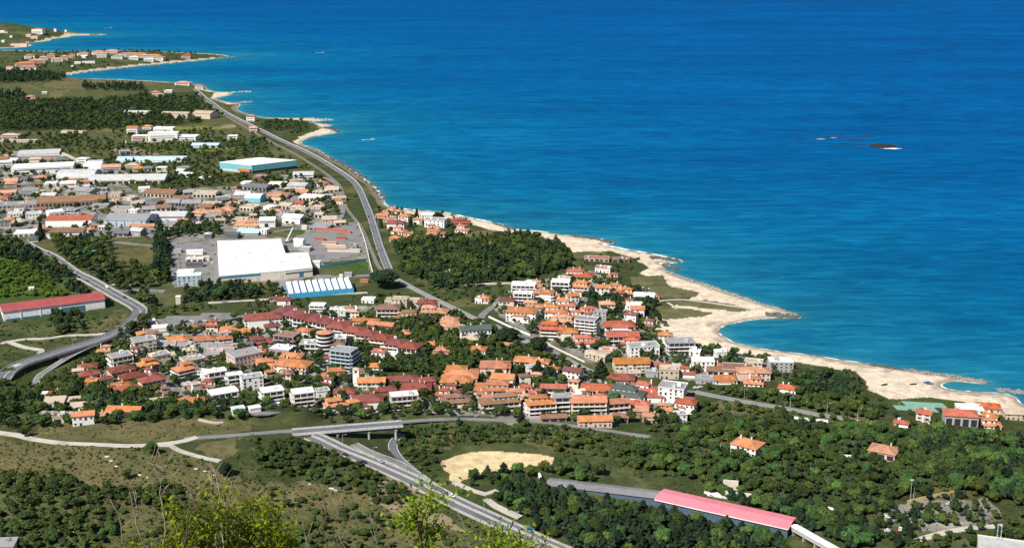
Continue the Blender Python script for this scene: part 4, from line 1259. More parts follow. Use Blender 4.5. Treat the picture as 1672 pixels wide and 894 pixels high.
def wall_strip(root, name, p0, p1, z0, z1, mat, out=.08, t0=0, t1=1):
    """a band laid on the wall between two footprint corners (outside = right of p0->p1)"""
    d = (p1[0]-p0[0], p1[1]-p0[1]); L_ = math.hypot(*d); n = (d[1]/L_, -d[0]/L_)
    a = (p0[0]+d[0]*t0, p0[1]+d[1]*t0); c = (p0[0]+d[0]*t1, p0[1]+d[1]*t1)
    b = MB(); b.prism([(a[0]-n[0]*.02, a[1]-n[1]*.02), (c[0]-n[0]*.02, c[1]-n[1]*.02), (c[0]+n[0]*out, c[1]+n[1]*out), (a[0]+n[0]*out, a[1]+n[1]*out)], z0, z1)
    return b.build(name, mat, root)
WHITE_ROOF = seamed('white_membrane', (.86,.855,.84), 9.0, 'X', .035); BLUE = stained('blue_cladding', (.05,.19,.33), .5, .2, .1); TEAL = stained('teal_cladding', (.16,.46,.50), .55, .2, .08); BEIGE = wallm('B')
fr, fl, fz = hall('factory_hall', [(355,393),(458,390),(466,413.5),(503,412.5),(510,437),(466,441),(358,448)], 9.5, BEIGE, WHITE_ROOF, 'huge factory hall with flat white roof and stepped outline', 'factory')
def near_corner(loc, root, px, py):
    return min(loc, key=lambda p: (proj(p[0]+root.location.x, p[1]+root.location.y, root.location.z)[0]-px)**2+(proj(p[0]+root.location.x, p[1]+root.location.y, root.location.z)[1]-py)**2*4)
c1, c2, c3, c4 = (near_corner(fl, fr, *q) for q in ((358,460),(466,452),(510,450),(503,424)))
wall_strip(fr, 'blue_stripe', c1, c2, 6.6, 8.8, BLUE, .1, .0, .62); wall_strip(fr, 'strip_window', c1, c2, 3.2, 4.4, GLASS, .1, 0, .4); wall_strip(fr, 'strip_window', c2, c3, 5.6, 6.8, GLASS, .1)
for t in (.55, .92): wall_strip(fr, 'loading_door', c1, c2, .05, 5.4, STEEL, .14, t, t+.045)
wall_strip(fr, 'loading_door', c2, c3, .05, 5.4, BLUE, .14, .5, .66)
for i, (px, py) in enumerate([(375,402),(395,404),(420,399),(446,398),(405,412),(430,415),(383,420),(410,428),(440,425),(395,438),(460,428),(490,420),(480,432)]):
    x, y, _ = at_h(px, py, 10); b = MB(); b.box(-1.6, 1.6, -1.3, 1.3, 0, .8); b.build('roof_vent', STEEL, fr, (x-fr.location.x, y-fr.location.y, 10))
for py in (425, 433): 
    x, y, _ = at_h(377, py, 10); b = MB(); b.box(-6, 6, -.8, .8, 0, .5); b.build('roof_vent', STEEL, fr, (x-fr.location.x, y-fr.location.y, 10))
# low office block at the hall's right end
tw, tl, tz = hall('warehouse', [(358,264),(423,256.5),(485,261.5),(411,269.5)], 13, TEAL, WHITE_ROOF, 'turquoise warehouse with clean white roof beside the coast road', 'warehouse')
c1, c2, c3 = (near_corner(tl, tw, *q) for q in ((358,276),(411,282),(485,274)))
for a, c in ((c1, c2), (c2, c3)): wall_strip(tw, 'glass_band', a, c, .3, 4.6, GLASS if a is c2 else stained('pale_glass', (.45,.5,.55), .4), .1)
wall_strip(tw, 'orange_canopy', c1, c2, 3.4, 7.2, stained('orange_panel', (.55,.17,.05)), 4.0, .62, .98)
# blue hall with ten white roof bays
bh, bl, bz = hall('shed', [(466,462),(571,455),(577.5,469),(471,478)], 6.0, stained('blue_sheet', (.06,.36,.58), .5), None, 'low blue hall with ten white roof bays beside the big white factory', 'shed')
q0, q1, q2, q3 = (Vector((*near_corner(bl, bh, *q), 0)) for q in ((466,468),(571,461),(577,475),(471,484)))
b = MB(); b.prism([tuple(v[:2]) for v in (q0, q3, q2, q1)], 5.99, 6.05); b.build('roof_gutter', BLUE, bh)
for i in range(10):
    t0, t1 = i/10+.008, i/10+.077
    A0, A1, B0, B1 = q0.lerp(q1, t0), q0.lerp(q1, t1), q3.lerp(q2, t0), q3.lerp(q2, t1)
    b = MB(); up = lambda v, h: (v.x, v.y, h)
    b.poly([up(B0,6.5),up(B1,6.9),up(A1,8.2),up(A0,7.6)]); b.poly([up(B0,6.05),up(B1,6.05),up(B1,6.9),up(B0,6.5)]); b.poly([up(B1,6.05),up(A1,6.05),up(A1,8.2),up(B1,6.9)]); b.poly([up(A0,6.05),up(B0,6.05),up(B0,6.5),up(A0,7.6)]); b.poly([up(A1,6.05),up(A0,6.05),up(A0,7.6),up(A1,8.2)])
    b.build('roof_bay', WHITE_ROOF, bh)
# long warehouse with a dark red pitched roof beside the viaduct road
def long_shed(name, pa, pb, wid, h, pitch, rm, wm, label, cat, over=.8, one=False):
    """pa, pb: photo pixels of the foot of the wall that faces the camera"""
    a = Vector(g1(*pa)); b_ = Vector(g1(*pb)); d = (b_-a); d.z = 0; L = d.length; ang = math.atan2(d.y, d.x); root = empty(name, (a.x, a.y, min(a.z, b_.z)), ang); tag(root, label, cat)
    b = MB(); b.box(0, L, 0, wid, -4, h); b.build('wall', wm, root)
    for t in np.linspace(.1, .9, max(3, int(L/18))): FOOT.append((a.x+d.x*t-d.y/L*wid/2, a.y+d.y*t+d.x/L*wid/2, wid*.62, 0, 0, 0))
    me, top = roof_mesh('g' if not one else 's', L, wid, h+.1, over, rm, pitch, wm); link('roof', me, root, (L/2, wid/2, 0))
    return root, L
RED_SHEET = seamed('red_sheet_roof', (.34,.080,.075), 2.2); PINK = seamed('pink_sheet_roof', (.70,.215,.255), 1.8, 'X', .07); GREYSH = seamed('grey_sheet_roof', (.21,.205,.21), 2.0); SLATEW = stained('slate_blue_wall', (.075,.12,.16), .6, .2, .12)
ws, Lw = long_shed('warehouse', (6,524), (172,503), 27, 8.8, .20, RED_SHEET, stained('pale_sheet_wall', (.74,.74,.74), .6), 'long pale warehouse with dark red roof inside the viaduct bend', 'warehouse')
for t0, t1, z0, z1, mt, nm in ((.02,.46,.3,1.6,BLUE,'blue_stripe'),(.46,.53,.05,6.2,OPEN_SHADE,'loading_door'),(.58,.80,.3,5.6,stained('teal_glass',(.10,.20,.24),.35),'glass_front'),(.82,.99,.3,2.6,wallm('C'),'loading_bay')):
    b = MB(); b.box(Lw*t0, Lw*t1, -.12, .02, z0, z1); b.build(nm, mt, ws)
for t in (.17, .36, .56): b = MB(); b.box(Lw*t-.5, Lw*t+.5, -.35, .02, 0, 9.0); b.build('pillar', wallm('W'), ws)
# two end-to-end sheds in the pine wood, the second one pink
g_, Lg = long_shed('shed', (893,791), (1072,826), 10, 5.5, .20, GREYSH, SLATEW, 'long grey-roofed shed with slate-blue wall among the pines', 'shed')
b = MB(); b.box(-.15, .02, -.4, 10.4, -2, 5.4); b.build('end_wall', wallm('W'), g_)
p_, Lp = long_shed('shed', (1071,828), (1285,877), 15, 6.0, .16, PINK, SLATEW, 'long shed with bright pink roof among the pines', 'shed', 1.0)
b = MB(); b.box(-.5, Lp+.5, -1.16, -1.0, 5.45, 6.0); b.build('gutter', wallm('W'), p_)
cv_a = Vector(at_h(1297,857,6)); cv_b = Vector(at_h(1395,912,6)); d = cv_b-cv_a; d.z = 0; Lc = d.length
cv = empty('covered_walkway', (cv_a.x, cv_a.y, cv_a.z), math.atan2(d.y, d.x)); tag(cv, 'narrow white covered gallery leaving the end of the pink shed', 'gallery')
b = MB(); b.box(0, Lc, -2.2, 2.2, 3.2, 6); b.build('wall', wallm('G'), cv)
me, _ = roof_mesh('g', Lc, 4.4, 6.1, .4, WHITE_ROOF, .25, wallm('W')); link('roof', me, cv, (Lc/2, 0, 0))
for i in range(int(Lc/9)+1): b = MB(); b.box(i*9, i*9+.7, -1.8, 1.8, -3, 3.2); b.build('pier', CONC, cv)
# white block with a flat roof at the lower right edge
wbx, wby, wbz = at_h(1597,874,12); 
wb = empty('apartment_block', (wbx, wby, wbz), math.radians(-18)); tag(wb, 'cream flat-roofed block with water tanks and antenna masts at lower edge', 'apartment block')
b = MB(); b.box(0, 24, -16, 0, -3, 12); b.build('wall', wallm('C'), wb); b = MB(); b.box(15, 40, -20, -16.0, -3, 10.5); b.build('wing', wallm('W'), wb)
me, _ = roof_mesh('f', 24, 16, 12.02, .3, roofm('s'), 0, wallm('C')); rf = link('roof', me, wb, (12, -8, 0))
me, _ = roof_mesh('f', 25, 4, 10.52, .2, roofm('t'), 0, wallm('W')); link('roof', me, wb, (27.5, -18, 0))
for x in (9.5, 11.5):
    b = MB(); b.tube([(x, -3, 12.3), (x, -3, 22)], .16, 8); 
    for zz in (15, 18, 21): b.box(x-.5, x+.5, -3.06, -2.94, zz, zz+.12)
    b.build('mast', STEEL, wb)
for x, y in ((14, -4), (17, -4)): b = MB(); b.box(x-1.3, x+1.3, y-.9, y+.9, 12.3, 14.2); b.build('water_tank', WHITE_ROOF, rf)
b = MB(); b.tube([(1, -15, 12.2), (1, -15, 13.4)], .7, 12); b.build('water_tank', wallm('B'), rf)
FOOT.append((wbx+14, wby-10, 20, 0, 0, 0))
# low roof at the lower left corner
lx, ly, lz = at_h(2,880,4)
lh = empty('shed', (lx, ly, lz), .05); tag(lh, 'low blue-grey roofed shed at the lower left corner', 'shed')
b = MB(); b.box(-6, 9, -8, 0, -3, 3.8); b.build('wall', wallm('C'), lh); me, _ = roof_mesh('s', 15, 8, 3.9, .4, roofm('g'), .2, wallm('C')); link('roof', me, lh, (1.5, -4, 0))
# bell tower of the church
x, y, z = g1(581.5, 631); bt = empty('bell_tower', (x, y+3, z)); tag(bt, 'square white bell tower standing beside the orange-roofed church', 'bell tower')
s_ = mpp(631)
b = MB(); b.box(-2.4, 2.4, -2.4, 2.4, -2, 10.5); b.build('shaft', wallm('W'), bt)
b = MB()
for sx in (-1, 1):
    for sy in (-1, 1): b.box(sx*1.7-.7, sx*1.7+.7, sy*1.7-.7, sy*1.7+.7, 10.5, 13)
b.box(-2.4, 2.4, -2.4, 2.4, 13, 13.6); b.build('belfry', wallm('W'), bt)
b = MB(); b.box(-.7, .7, -.7, .7, 10.6, 12.6); b.build('bell', DARKM, bt)
b = MB(); [b.poly([(p[0]*2.6, p[1]*2.6, 13.6), (q[0]*2.6, q[1]*2.6, 13.6), (0, 0, 15)]) for p, q in (((-1,-1),(1,-1)),((1,-1),(1,1)),((1,1),(-1,1)),((-1,1),(-1,-1)))]; b.build('roof', roofm('t'), bt)
# ------------------------------------------------------------------ trees and shrubs
def cube_sphere(n):
    g = np.linspace(-1, 1, n+1); V = []; Q = []; ids = {}
    def vid(p):
        k = tuple(np.round(p, 5))
        if k not in ids: ids[k] = len(V); V.append(np.array(p)/np.linalg.norm(p))
        return ids[k]
    for ax in range(3):
        for s in (-1, 1):
            for i in range(n):
                for j in range(n):
                    c = []
                    for a, b in ((g[i],g[j]),(g[i+1],g[j]),(g[i+1],g[j+1]),(g[i],g[j+1])):
                        p = [0,0,0]; p[ax] = s; p[(ax+1) % 3] = a*s; p[(ax+2) % 3] = b; c.append(vid(p))
                    Q.append(c)
    return np.array(V), np.array(Q)
CS = {n: cube_sphere(n) for n in (2, 3, 4)}
def lobes_for(kind, r):
    L = []
    if kind == 'broadleaf':
        L.append((0, 0, .60, .34, .30))
        for k in range(8): a = k*2.4+r.uniform(0, .6); q = r.uniform(.16, .34); L.append((q*math.cos(a), q*math.sin(a), r.uniform(.40, .82), r.uniform(.16, .25), r.uniform(.14, .22)))
    elif kind == 'pine':
        for k in range(10): t = k/9; a = k*2.4+r.uniform(0, .8); q = (.30*(1-t)**.7+.02)*r.uniform(.6, 1.15); L.append((q*math.cos(a), q*math.sin(a), .30+.58*t, r.uniform(.13, .20)*(1.1-.5*t), r.uniform(.11, .16)))
        L.append((0, 0, .55, .20, .32))
    elif kind == 'umbrella':
        L.append((0, 0, .56, .56, .30))
        for k in range(16): a = k*2.4; q = .50*math.sqrt((k+.5)/16); L.append((q*math.cos(a), q*math.sin(a), .62+.22*(1-q*2.0)+r.uniform(-.05, .05), r.uniform(.16, .24), r.uniform(.12, .17)))
    elif kind == 'cypress':
        for k in range(8): t = k/7; L.append((r.uniform(-.03, .03), r.uniform(-.03, .03), .12+.76*t, .13*(1-t*.75)+.03, .15))
    elif kind == 'conifer':
        for k in range(26): t = (k/25)**.8; a = k*2.4; q = .30*(1-t)+.0; L.append((q*math.cos(a)*.8, q*math.sin(a)*.8, .14+.78*t, .15*(1-t)+.04, .10))
    else:  # shrub
        L.append((0, 0, .35, .42, .38))
        for k in range(6): a = k*2.4+r.uniform(0, .7); q = r.uniform(.25, .50); L.append((q*math.cos(a), q*math.sin(a), r.uniform(.22, .62), r.uniform(.2, .32), r.uniform(.2, .3)))
    return L
def crown(kind, seed, n, leaves, leaf):
    """lobed crown: rough solid clumps plus loose leaf sprays that break its outline; unit height"""
    r = random.Random(seed); g = np.random.default_rng(seed); Vs = []; Qs = []; T = []; o = 0
    cv, cq = CS[n]; L = lobes_for(kind, r)
    if n == 2 and len(L) > 6: L = L[:1]+r.sample(L[1:], 5 if leaves > 40 else 2) if kind != 'cypress' else L[::2]
    for (x, y, z, rh, rv) in L:
        d = 1+(g.random(len(cv))-.5)*.5; v = cv*d[:, None]*np.array([rh, rh, rv])*.92+np.array([x, y, z])
        Vs.append(v); Qs.append(cq+o); o += len(v); T.append(np.clip(.35+.5*g.random(len(cq))+.0*z, 0, 1)*(.75+.5*r.random()))
    A = np.array([l[3]*l[3] for l in L]); pick = g.choice(len(L), leaves, p=A/A.sum()); u = g.normal(size=(leaves, 3)); u[:, 2] = np.abs(u[:, 2])*.9-.15; u /= np.linalg.norm(u, axis=1)[:, None]
    C = np.array([l[:3] for l in L])[pick]; S = np.array([(l[3], l[3], l[4]) for l in L])[pick]
    p = C+u*S*(.92+.28*g.random((leaves, 1)))
    w = g.normal(size=(leaves, 3)); a = np.cross(u+.7*w, g.normal(size=(leaves, 3))); a /= np.linalg.norm(a, axis=1)[:, None]; b = np.cross(a, u+.5*w); b /= np.linalg.norm(b, axis=1)[:, None]
    s = leaf*(.6+.8*g.random((leaves, 1)))
    q = np.stack([p-a*s, p-b*s*.7+u*s*.2, p+a*s, p+b*s*.7+u*s*.25], 1).reshape(-1, 3)
    Vs.append(q); Qs.append(np.arange(4*leaves).reshape(-1, 4)+o); T.append(np.clip(.45+.75*g.random(leaves), 0, 1.3))
    return np.concatenate(Vs), np.concatenate(Qs), np.concatenate(T)
def mat_leaf(name, c, tl=.18):
    m, t, B, N, L = new_mat(name); at = N('Attribute'); at.attribute_name = 'tint'; oi = N('ObjectInfo')
    k = lambda f, g=1: tuple(x*f*(g if i == 0 else 1) for i, x in enumerate(c))
    c1 = ramp(N, L, at.outputs['Fac'], [(0, k(.45)), (.5, k(.95)), (1, k(1.75, 1.12))])
    h = N('HueSaturation'); L(c1, h.inputs['Color']); mr = N('MapRange'); mr.inputs[3].default_value = .62; mr.inputs[4].default_value = 1.6; L(oi.outputs['Random'], mr.inputs[0]); L(mr.outputs[0], h.inputs['Value'])
    mr2 = N('MapRange'); mr2.inputs[3].default_value = .482; mr2.inputs[4].default_value = .54; L(oi.outputs['Random'], mr2.inputs[0]); L(mr2.outputs[0], h.inputs['Hue'])
    L(h.outputs[0], B.inputs['Base Color']); B.inputs['Roughness'].default_value = .75; B.inputs['Specular IOR Level'].default_value = .12
    tr = N('BsdfTranslucent'); L(h.outputs[0], tr.inputs[0]); ms = N('MixShader'); ms.inputs[0].default_value = tl; L(B.outputs[0], ms.inputs[1]); L(tr.outputs[0], ms.inputs[2])
    L(ms.outputs[0], t.nodes['Material Output'].inputs[0]); return m
LEAF = dict(pine=mat_leaf('pine_needles', (.020,.037,.018)), broadleaf=mat_leaf('broad_leaves', (.042,.073,.021)), shrub=mat_leaf('shrub_leaves', (.046,.070,.021)), bright=mat_leaf('bright_leaves', (.075,.128,.020)))
LEAFB = dict(pine=mat_leaf('pine_needles_fresh', (.028,.046,.020)), broadleaf=mat_leaf('broad_leaves_young', (.064,.096,.022)), shrub=mat_leaf('shrub_leaves_grey', (.058,.078,.030)), bright=mat_leaf('bright_leaves_deep', (.050,.095,.018)))
BARK = stained('bark', (.085,.065,.05), .9, 3, .2)
GEOM = {k: k for k in ('pine','broadleaf','shrub')}; GEOM['bright'] = 'shrub'
HI = {}; LO = {}
for k, n in (('pine', 5), ('broadleaf', 6), ('shrub', 5), ('bright', 4)):
    HI[k] = [crown(GEOM[k], 100+i*7+len(k), 3, 520, .045 if k != 'shrub' else .06) for i in range(n)]
    LO[k] = [crown(GEOM[k], 500+i*7+len(k), 2, 80, .10) for i in range(n)]
def crown_mesh(name, V, Q, T, mat):
    me = npmesh(name, V, Q, mat); a = me.attributes.new('tint', 'FLOAT', 'FACE'); a.data.foreach_set('value', T.astype(np.float32)); return me
HIM = {k: [crown_mesh('crown', *t, (LEAFB if i % 3 == 2 else LEAF)[k]) for i, t in enumerate(v)] for k, v in HI.items()}
def trunk_mesh(seed, lean=.05, top=.62, r0=.028):
    r = random.Random(seed); b = MB(); x = y = 0; pts = [(0,0,-.06)]
    for i in range(1, 5): x += r.uniform(-lean, lean); y += r.uniform(-lean, lean); pts.append((x, y, top*i/4))
    b.tube(pts, [r0*1.3, r0, r0*.85, r0*.65, r0*.4], 6)
    for k in range(3): a = r.uniform(0, 6.3); z = top*r.uniform(.5, .8); b.tube([(pts[2][0], pts[2][1], z), (pts[2][0]+.16*math.cos(a), pts[2][1]+.16*math.sin(a), z+.16)], [r0*.5, r0*.2], 5)
    return b.mesh('trunk', BARK)
TRM = [trunk_mesh(i) for i in range(4)]
NAMES = dict(pine='pine_tree', broadleaf='broadleaf_tree', shrub='shrub', bright='shrub')
TREES = []   # (kind, x, y, z, height, spread, region phrase, group)
segs = np.concatenate([np.c_[p[:-1], p[1:], np.full(len(p)-1, hw)] for p, hw in ROADPTS])
FA = np.array([f[:3] for f in FOOT]); FL = np.array([(f[3], f[4], f[5]) for f in FOOT])
OPENLAND = [wpts(p, 4.0) for p in ([(250,522),(300,516),(365,511),(396,519),(372,527),(330,533),(285,536),(255,538)], [(716,752),(742,743),(862,738),(905,744),(900,757),(805,770),(740,792),(730,788)],
   [(276,393),(350,388),(588,362),(608,445),(465,452),(350,466),(285,466)], [(1458,660),(1475,655),(1540,660),(1530,672),(1460,670)])]
def clear(x, y, rad, build=True):
    ok = np.ones(len(x), bool)
    for ax, ay, bx, by, hw in segs:
        vx, vy = bx-ax, by-ay; q = (np.abs(x-(ax+bx)/2) < 40) & (np.abs(y-(ay+by)/2) < 40)
        if not q.any(): continue
        t = np.clip(((x[q]-ax)*vx+(y[q]-ay)*vy)/(vx*vx+vy*vy+1e-9), 0, 1); d = np.hypot(x[q]-ax-t*vx, y[q]-ay-t*vy); k = np.nonzero(q)[0]; ok[k[d < hw+rad[k]*.55]] = False
    for (fx, fy, fr2), (L_, D_, ro) in zip(FA, FL):
        q = np.hypot(x-fx, y-fy) < fr2+8
        if not q.any(): continue
        k = np.nonzero(q)[0]
        if L_ > 0:
            c, s = math.cos(-ro), math.sin(-ro); dx, dy = x[k]-fx, y[k]-fy; lx_ = dx*c-dy*s; ly_ = dx*s+dy*c
            hit = (np.abs(lx_) < L_/2+rad[k]*.6) & (np.abs(ly_) < D_/2+rad[k]*.6)
        else: hit = np.hypot(x[k]-fx, y[k]-fy) < fr2+rad[k]*.5
        ok[k[hit]] = False
    ok &= land_sd(x, y) > 14
    for p in OPENLAND: ok &= ~inside(x, y, p)
    return ok
def gpts(poly):
    poly = [(px+170 if px >= 1660 else px-120 if px <= 0 else px, py) for px, py in poly]     # woods run on beyond the view
    a = np.array(poly, float); x, y, _ = G(a[:, 0], a[:, 1]); return np.stack([x, y], 1)
REGIONS = [  # phrase, polygon, spacing m, (height range), mix of kinds, fill
 ('in the pine wood around the pink-roofed shed', [(790,808),(830,780),(872,790),(886,797),(960,813),(1066,837),(1180,861),(1285,887),(1292,915),(900,910),(870,870),(840,845)], 5.4, (6,10), 'pine:.8 broadleaf:.2', .97),
 ('in the pines behind the pink-roofed shed', [(1100,790),(1300,830),(1400,850),(1440,870),(1400,905),(1310,860),(1290,845)], 5.8, (7,11), 'pine:.6 broadleaf:.4', .98),
 ('in the wood between the two lone orange villas', [(1150,700),(1300,700),(1420,700),(1540,720),(1600,740),(1560,800),(1440,810),(1300,815),(1120,785),(1000,760),(1000,740)], 5.2, (4.5,9.0), 'broadleaf:.6 pine:.12 shrub:.28', 1),
 ('in the dark wood right of the salmon-roofed villa', [(1470,730),(1500,705),(1590,710),(1672,750),(1700,800),(1672,870),(1560,800),(1480,770)], 5.8, (6,11), 'pine:.5 broadleaf:.5', 1),
 ('among the cars of the lower right car park', [(1330,810),(1420,810),(1672,800),(1700,900),(1500,900),(1400,880)], 5.4, (3.5,8), 'broadleaf:.6 pine:.4', .75),
 ('in the dark grove beside the beach houses', [(1285,618),(1340,614),(1400,620),(1414,642),(1380,650),(1300,646),(1272,634)], 6, (5.5,9.5), 'pine:.7 broadleaf:.3', .9),
 ('in the green belt behind the seaside road', [(1150,636),(1290,646),(1410,648),(1450,662),(1440,690),(1330,672),(1200,648)], 5.6, (4,8), 'broadleaf:.7 shrub:.3', 1),
 ('in the scrub between the seaside road and the villas', [(1060,690),(1130,655),(1260,668),(1420,695),(1480,700),(1400,715),(1200,712),(1060,705)], 5.6, (3,6.5), 'broadleaf:.5 shrub:.5', .92),
 ('beside the tennis court', [(1440,670),(1672,672),(1700,730),(1600,715),(1480,700)], 9, (3,7), 'broadleaf:.6 shrub:.4', .6),
 ('in the wood between the coast road and the beach', [(640,395),(700,385),(760,392),(850,384),(925,402),(935,435),(880,452),(800,465),(720,475),(655,445)], 7.2, (6,12), 'pine:.55 broadleaf:.45', 1),
 ('in the strip of green along the railway', [(660,462),(800,468),(850,466),(820,495),(770,510),(700,480)], 9, (3,6), 'broadleaf:.5 shrub:.5', .75),
 ('in the small pine wood inside the seaside town', [(952,488),(990,480),(1060,500),(1075,520),(1030,530),(960,512)], 7, (7,12), 'pine:.85 broadleaf:.15', .95),
 ('in the dunes behind the beach bar', [(935,418),(1040,420),(1050,440),(1000,455),(945,445)], 11, (3,6), 'broadleaf:.5 shrub:.5', .5),
 ('in front of the white factory', [(300,474),(340,468),(460,456),(462,482),(400,490),(300,494)], 8, (7,12), 'pine:.75 broadleaf:.25', .95),
 ('in the green belt below the white factory', [(240,505),(340,490),(640,475),(660,492),(480,505),(395,512),(260,515)], 9, (3,7), 'broadleaf:.6 shrub:.4', .8),
 ('on the bright green hillside above the red-roofed warehouse', [(-30,408),(30,425),(75,450),(118,485),(-30,496)], 5.6, (2.5,5.0), 'bright:1', 1),
 ('in the dark row along the upper viaduct road', [(-20,385),(40,400),(75,425),(150,485),(130,485),(60,440),(-20,410)], 7.5, (8,13), 'pine:.85 broadleaf:.15', .95),
 ('between the viaduct road and the pale factory yard', [(85,388),(180,395),(185,432),(250,440),(275,460),(210,488),(160,458),(100,425)], 9, (6,12), 'broadleaf:.6 pine:.4', .85),
 ('in the tall dark row left of the factory yard', [(255,380),(274,376),(276,460),(252,464)], 8, (10,16), 'pine:1', .95),
 ('in the row behind the white factory', [(283,372),(360,366),(362,385),(285,388)], 9, (8,12), 'pine:.8 broadleaf:.2', .95),
 ('around the bend of the viaduct road', [(205,490),(240,480),(262,500),(245,530),(190,560),(225,520)], 8, (6,11), 'pine:.5 broadleaf:.5', .85),
 ('in front of the red-roofed warehouse', [(85,515),(130,508),(140,540),(90,548)], 8, (6,11), 'pine:.5 broadleaf:.5', .9),
 ('on the green slope inside the viaduct bend', [(0,530),(200,510),(205,530),(100,560),(0,585)], 11, (2,4), 'shrub:1', .6),
 ('on the slope below the viaduct road', [(0,630),(60,630),(160,570),(190,580),(170,600),(120,650),(60,660),(0,680)], 6, (3,7), 'broadleaf:.6 shrub:.4', .9),
 ('in the hedge below the western town', [(0,660),(80,645),(160,630),(270,640),(420,665),(420,690),(250,690),(60,700),(0,700)], 5.8, (4,9), 'broadleaf:.65 pine:.35', .97),
 ('among the houses of the western town', [(140,600),(230,530),(420,520),(700,500),(760,540),(740,600),(640,650),(640,680),(420,675),(260,670),(150,650)], 7.0, (4,9), 'broadleaf:.6 pine:.3 shrub:.1', .85),
 ('in the green gap between terrace and railway', [(590,520),(740,510),(820,545),(900,580),(950,605),(860,620),(700,615),(600,600)], 6.2, (4,8.5), 'broadleaf:.75 pine:.25', 1),
 ('among the houses above the flyover', [(600,640),(760,620),(960,605),(1130,650),(1130,690),(960,690),(640,690)], 6.5, (4,9), 'broadleaf:.6 pine:.4', .82),
 ('among the houses of the seaside town', [(800,500),(850,465),(960,445),(1060,480),(1100,560),(1290,590),(1270,615),(1130,615),(960,585),(880,555)], 7, (4,9), 'broadleaf:.55 pine:.45', .82),
 ('in the bushes under the flyover', [(640,700),(700,695),(850,695),(960,705),(1000,745),(900,740),(740,740),(690,775),(660,750)], 5.2, (2.5,6), 'broadleaf:.45 shrub:.55', .95),
 ('on the verge of the hill road', [(655,696),(740,690),(860,693),(940,699),(1060,719),(1060,728),(930,712),(850,700),(740,700),(660,706)], 4.2, (1.6,3.4), 'broadleaf:.4 shrub:.6', .92),
 ('on the verges of the motorway', [(520,728),(560,748),(620,774),(680,802),(740,834),(800,862),(870,892),(860,900),(790,874),(730,848),(660,812),(600,786),(540,752)], 4.0, (1.4,3.2), 'shrub:.7 broadleaf:.3', .85),
 ('on the verges of the motorway', [(690,778),(750,808),(820,838),(880,866),(890,860),(830,830),(760,798),(700,768)], 4.5, (1.4,3.0), 'shrub:1', .6),
 ('beside the yellow quarry', [(770,779),(850,768),(905,758),(1000,765),(960,790),(880,775),(800,790),(760,800)], 6.5, (5,9), 'broadleaf:.6 pine:.4', .9),
 ('in the bushes above the motorway', [(410,715),(490,718),(540,740),(640,785),(680,815),(640,830),(560,800),(480,780),(420,770)], 5.2, (3,6.5), 'broadleaf:.5 shrub:.5', .95),
 ('on the brown hillside', [(0,720),(230,735),(420,765),(640,800),(760,880),(740,910),(-20,910),(-20,720)], 12, (1.2,3.0), 'shrub:1', .55),
 ('in the thicket on the lower brown hillside', [(-20,790),(110,778),(160,800),(250,800),(290,790),(300,815),(220,830),(160,905),(-20,905)], 5.2, (3.5,7), 'broadleaf:.75 shrub:.25', .9),
 ('below the brown hillside', [(280,790),(420,790),(540,820),(620,840),(740,870),(760,910),(200,910),(240,840)], 5.4, (2.5,5.5), 'broadleaf:.5 shrub:.5', .72),
 ('on the verge below the motorway', [(700,850),(800,870),(880,894),(900,910),(740,910)], 8, (2,4), 'shrub:1', .5),
 ('beside the dirt road', [(235,740),(300,745),(350,758),(370,770),(320,775),(240,760)], 7.5, (3,6), 'broadleaf:.7 shrub:.3', .7),
 ('in the far wood', [(-30,172),(100,165),(230,160),(325,175),(330,200),(200,212),(100,212),(-30,218)], 11, (7,12), 'pine:.6 broadleaf:.4', .95),
 ('in the dark rows of the far plain', [(-30,122),(105,124),(108,132),(40,136),(-30,140)], 12, (10,16), 'pine:1', .95),
 ('in the dark rows of the far plain', [(133,138),(235,141),(238,150),(135,147)], 12, (9,14), 'pine:1', .95),
 ('in the dark rows of the far plain', [(-30,150),(42,152),(44,165),(-30,170)], 12, (9,14), 'pine:1', .95),
 ('in the dark rows of the far plain', [(220,152),(320,155),(360,178),(370,192),(330,190),(220,172)], 13, (7,12), 'pine:.6 broadleaf:.4', .75),
 ('on the far headland', [(0,84),(240,84),(350,90),(250,103),(100,118),(0,125)], 24, (5,10), 'broadleaf:.6 pine:.4', .5),
 ('on the farthest headland', [(-20,44),(60,54),(60,68),(-20,76)], 34, (6,11), 'broadleaf:1', .5),
 ('in the coastal grove beyond the coast road', [(425,200),(500,198),(508,212),(480,222),(430,212)], 12, (5,9), 'pine:.6 broadleaf:.4', .85),
 ('in the hedges of the industrial plain', [(0,225),(330,215),(430,225),(520,290),(560,362),(430,380),(270,392),(0,385)], 11, (4,10), 'broadleaf:.6 pine:.4', .72),
 ('in the hedge behind the turquoise warehouse', [(260,292),(350,284),(420,290),(350,305),(262,312)], 11, (5,9), 'broadleaf:.7 pine:.3', .9),
 ('in the far fields', [(0,205),(330,200),(420,215),(480,250),(330,262),(0,245)], 22, (4,9), 'broadleaf:.6 pine:.4', .42),
 ('along the verge of the coast road', [(560,290),(590,310),(640,440),(610,445)], 14, (2,4), 'shrub:1', .35),
 ('among the coast houses', [(612,340),(760,355),(770,385),(640,395)], 10, (4,8), 'pine:.6 broadleaf:.4', .5),
]
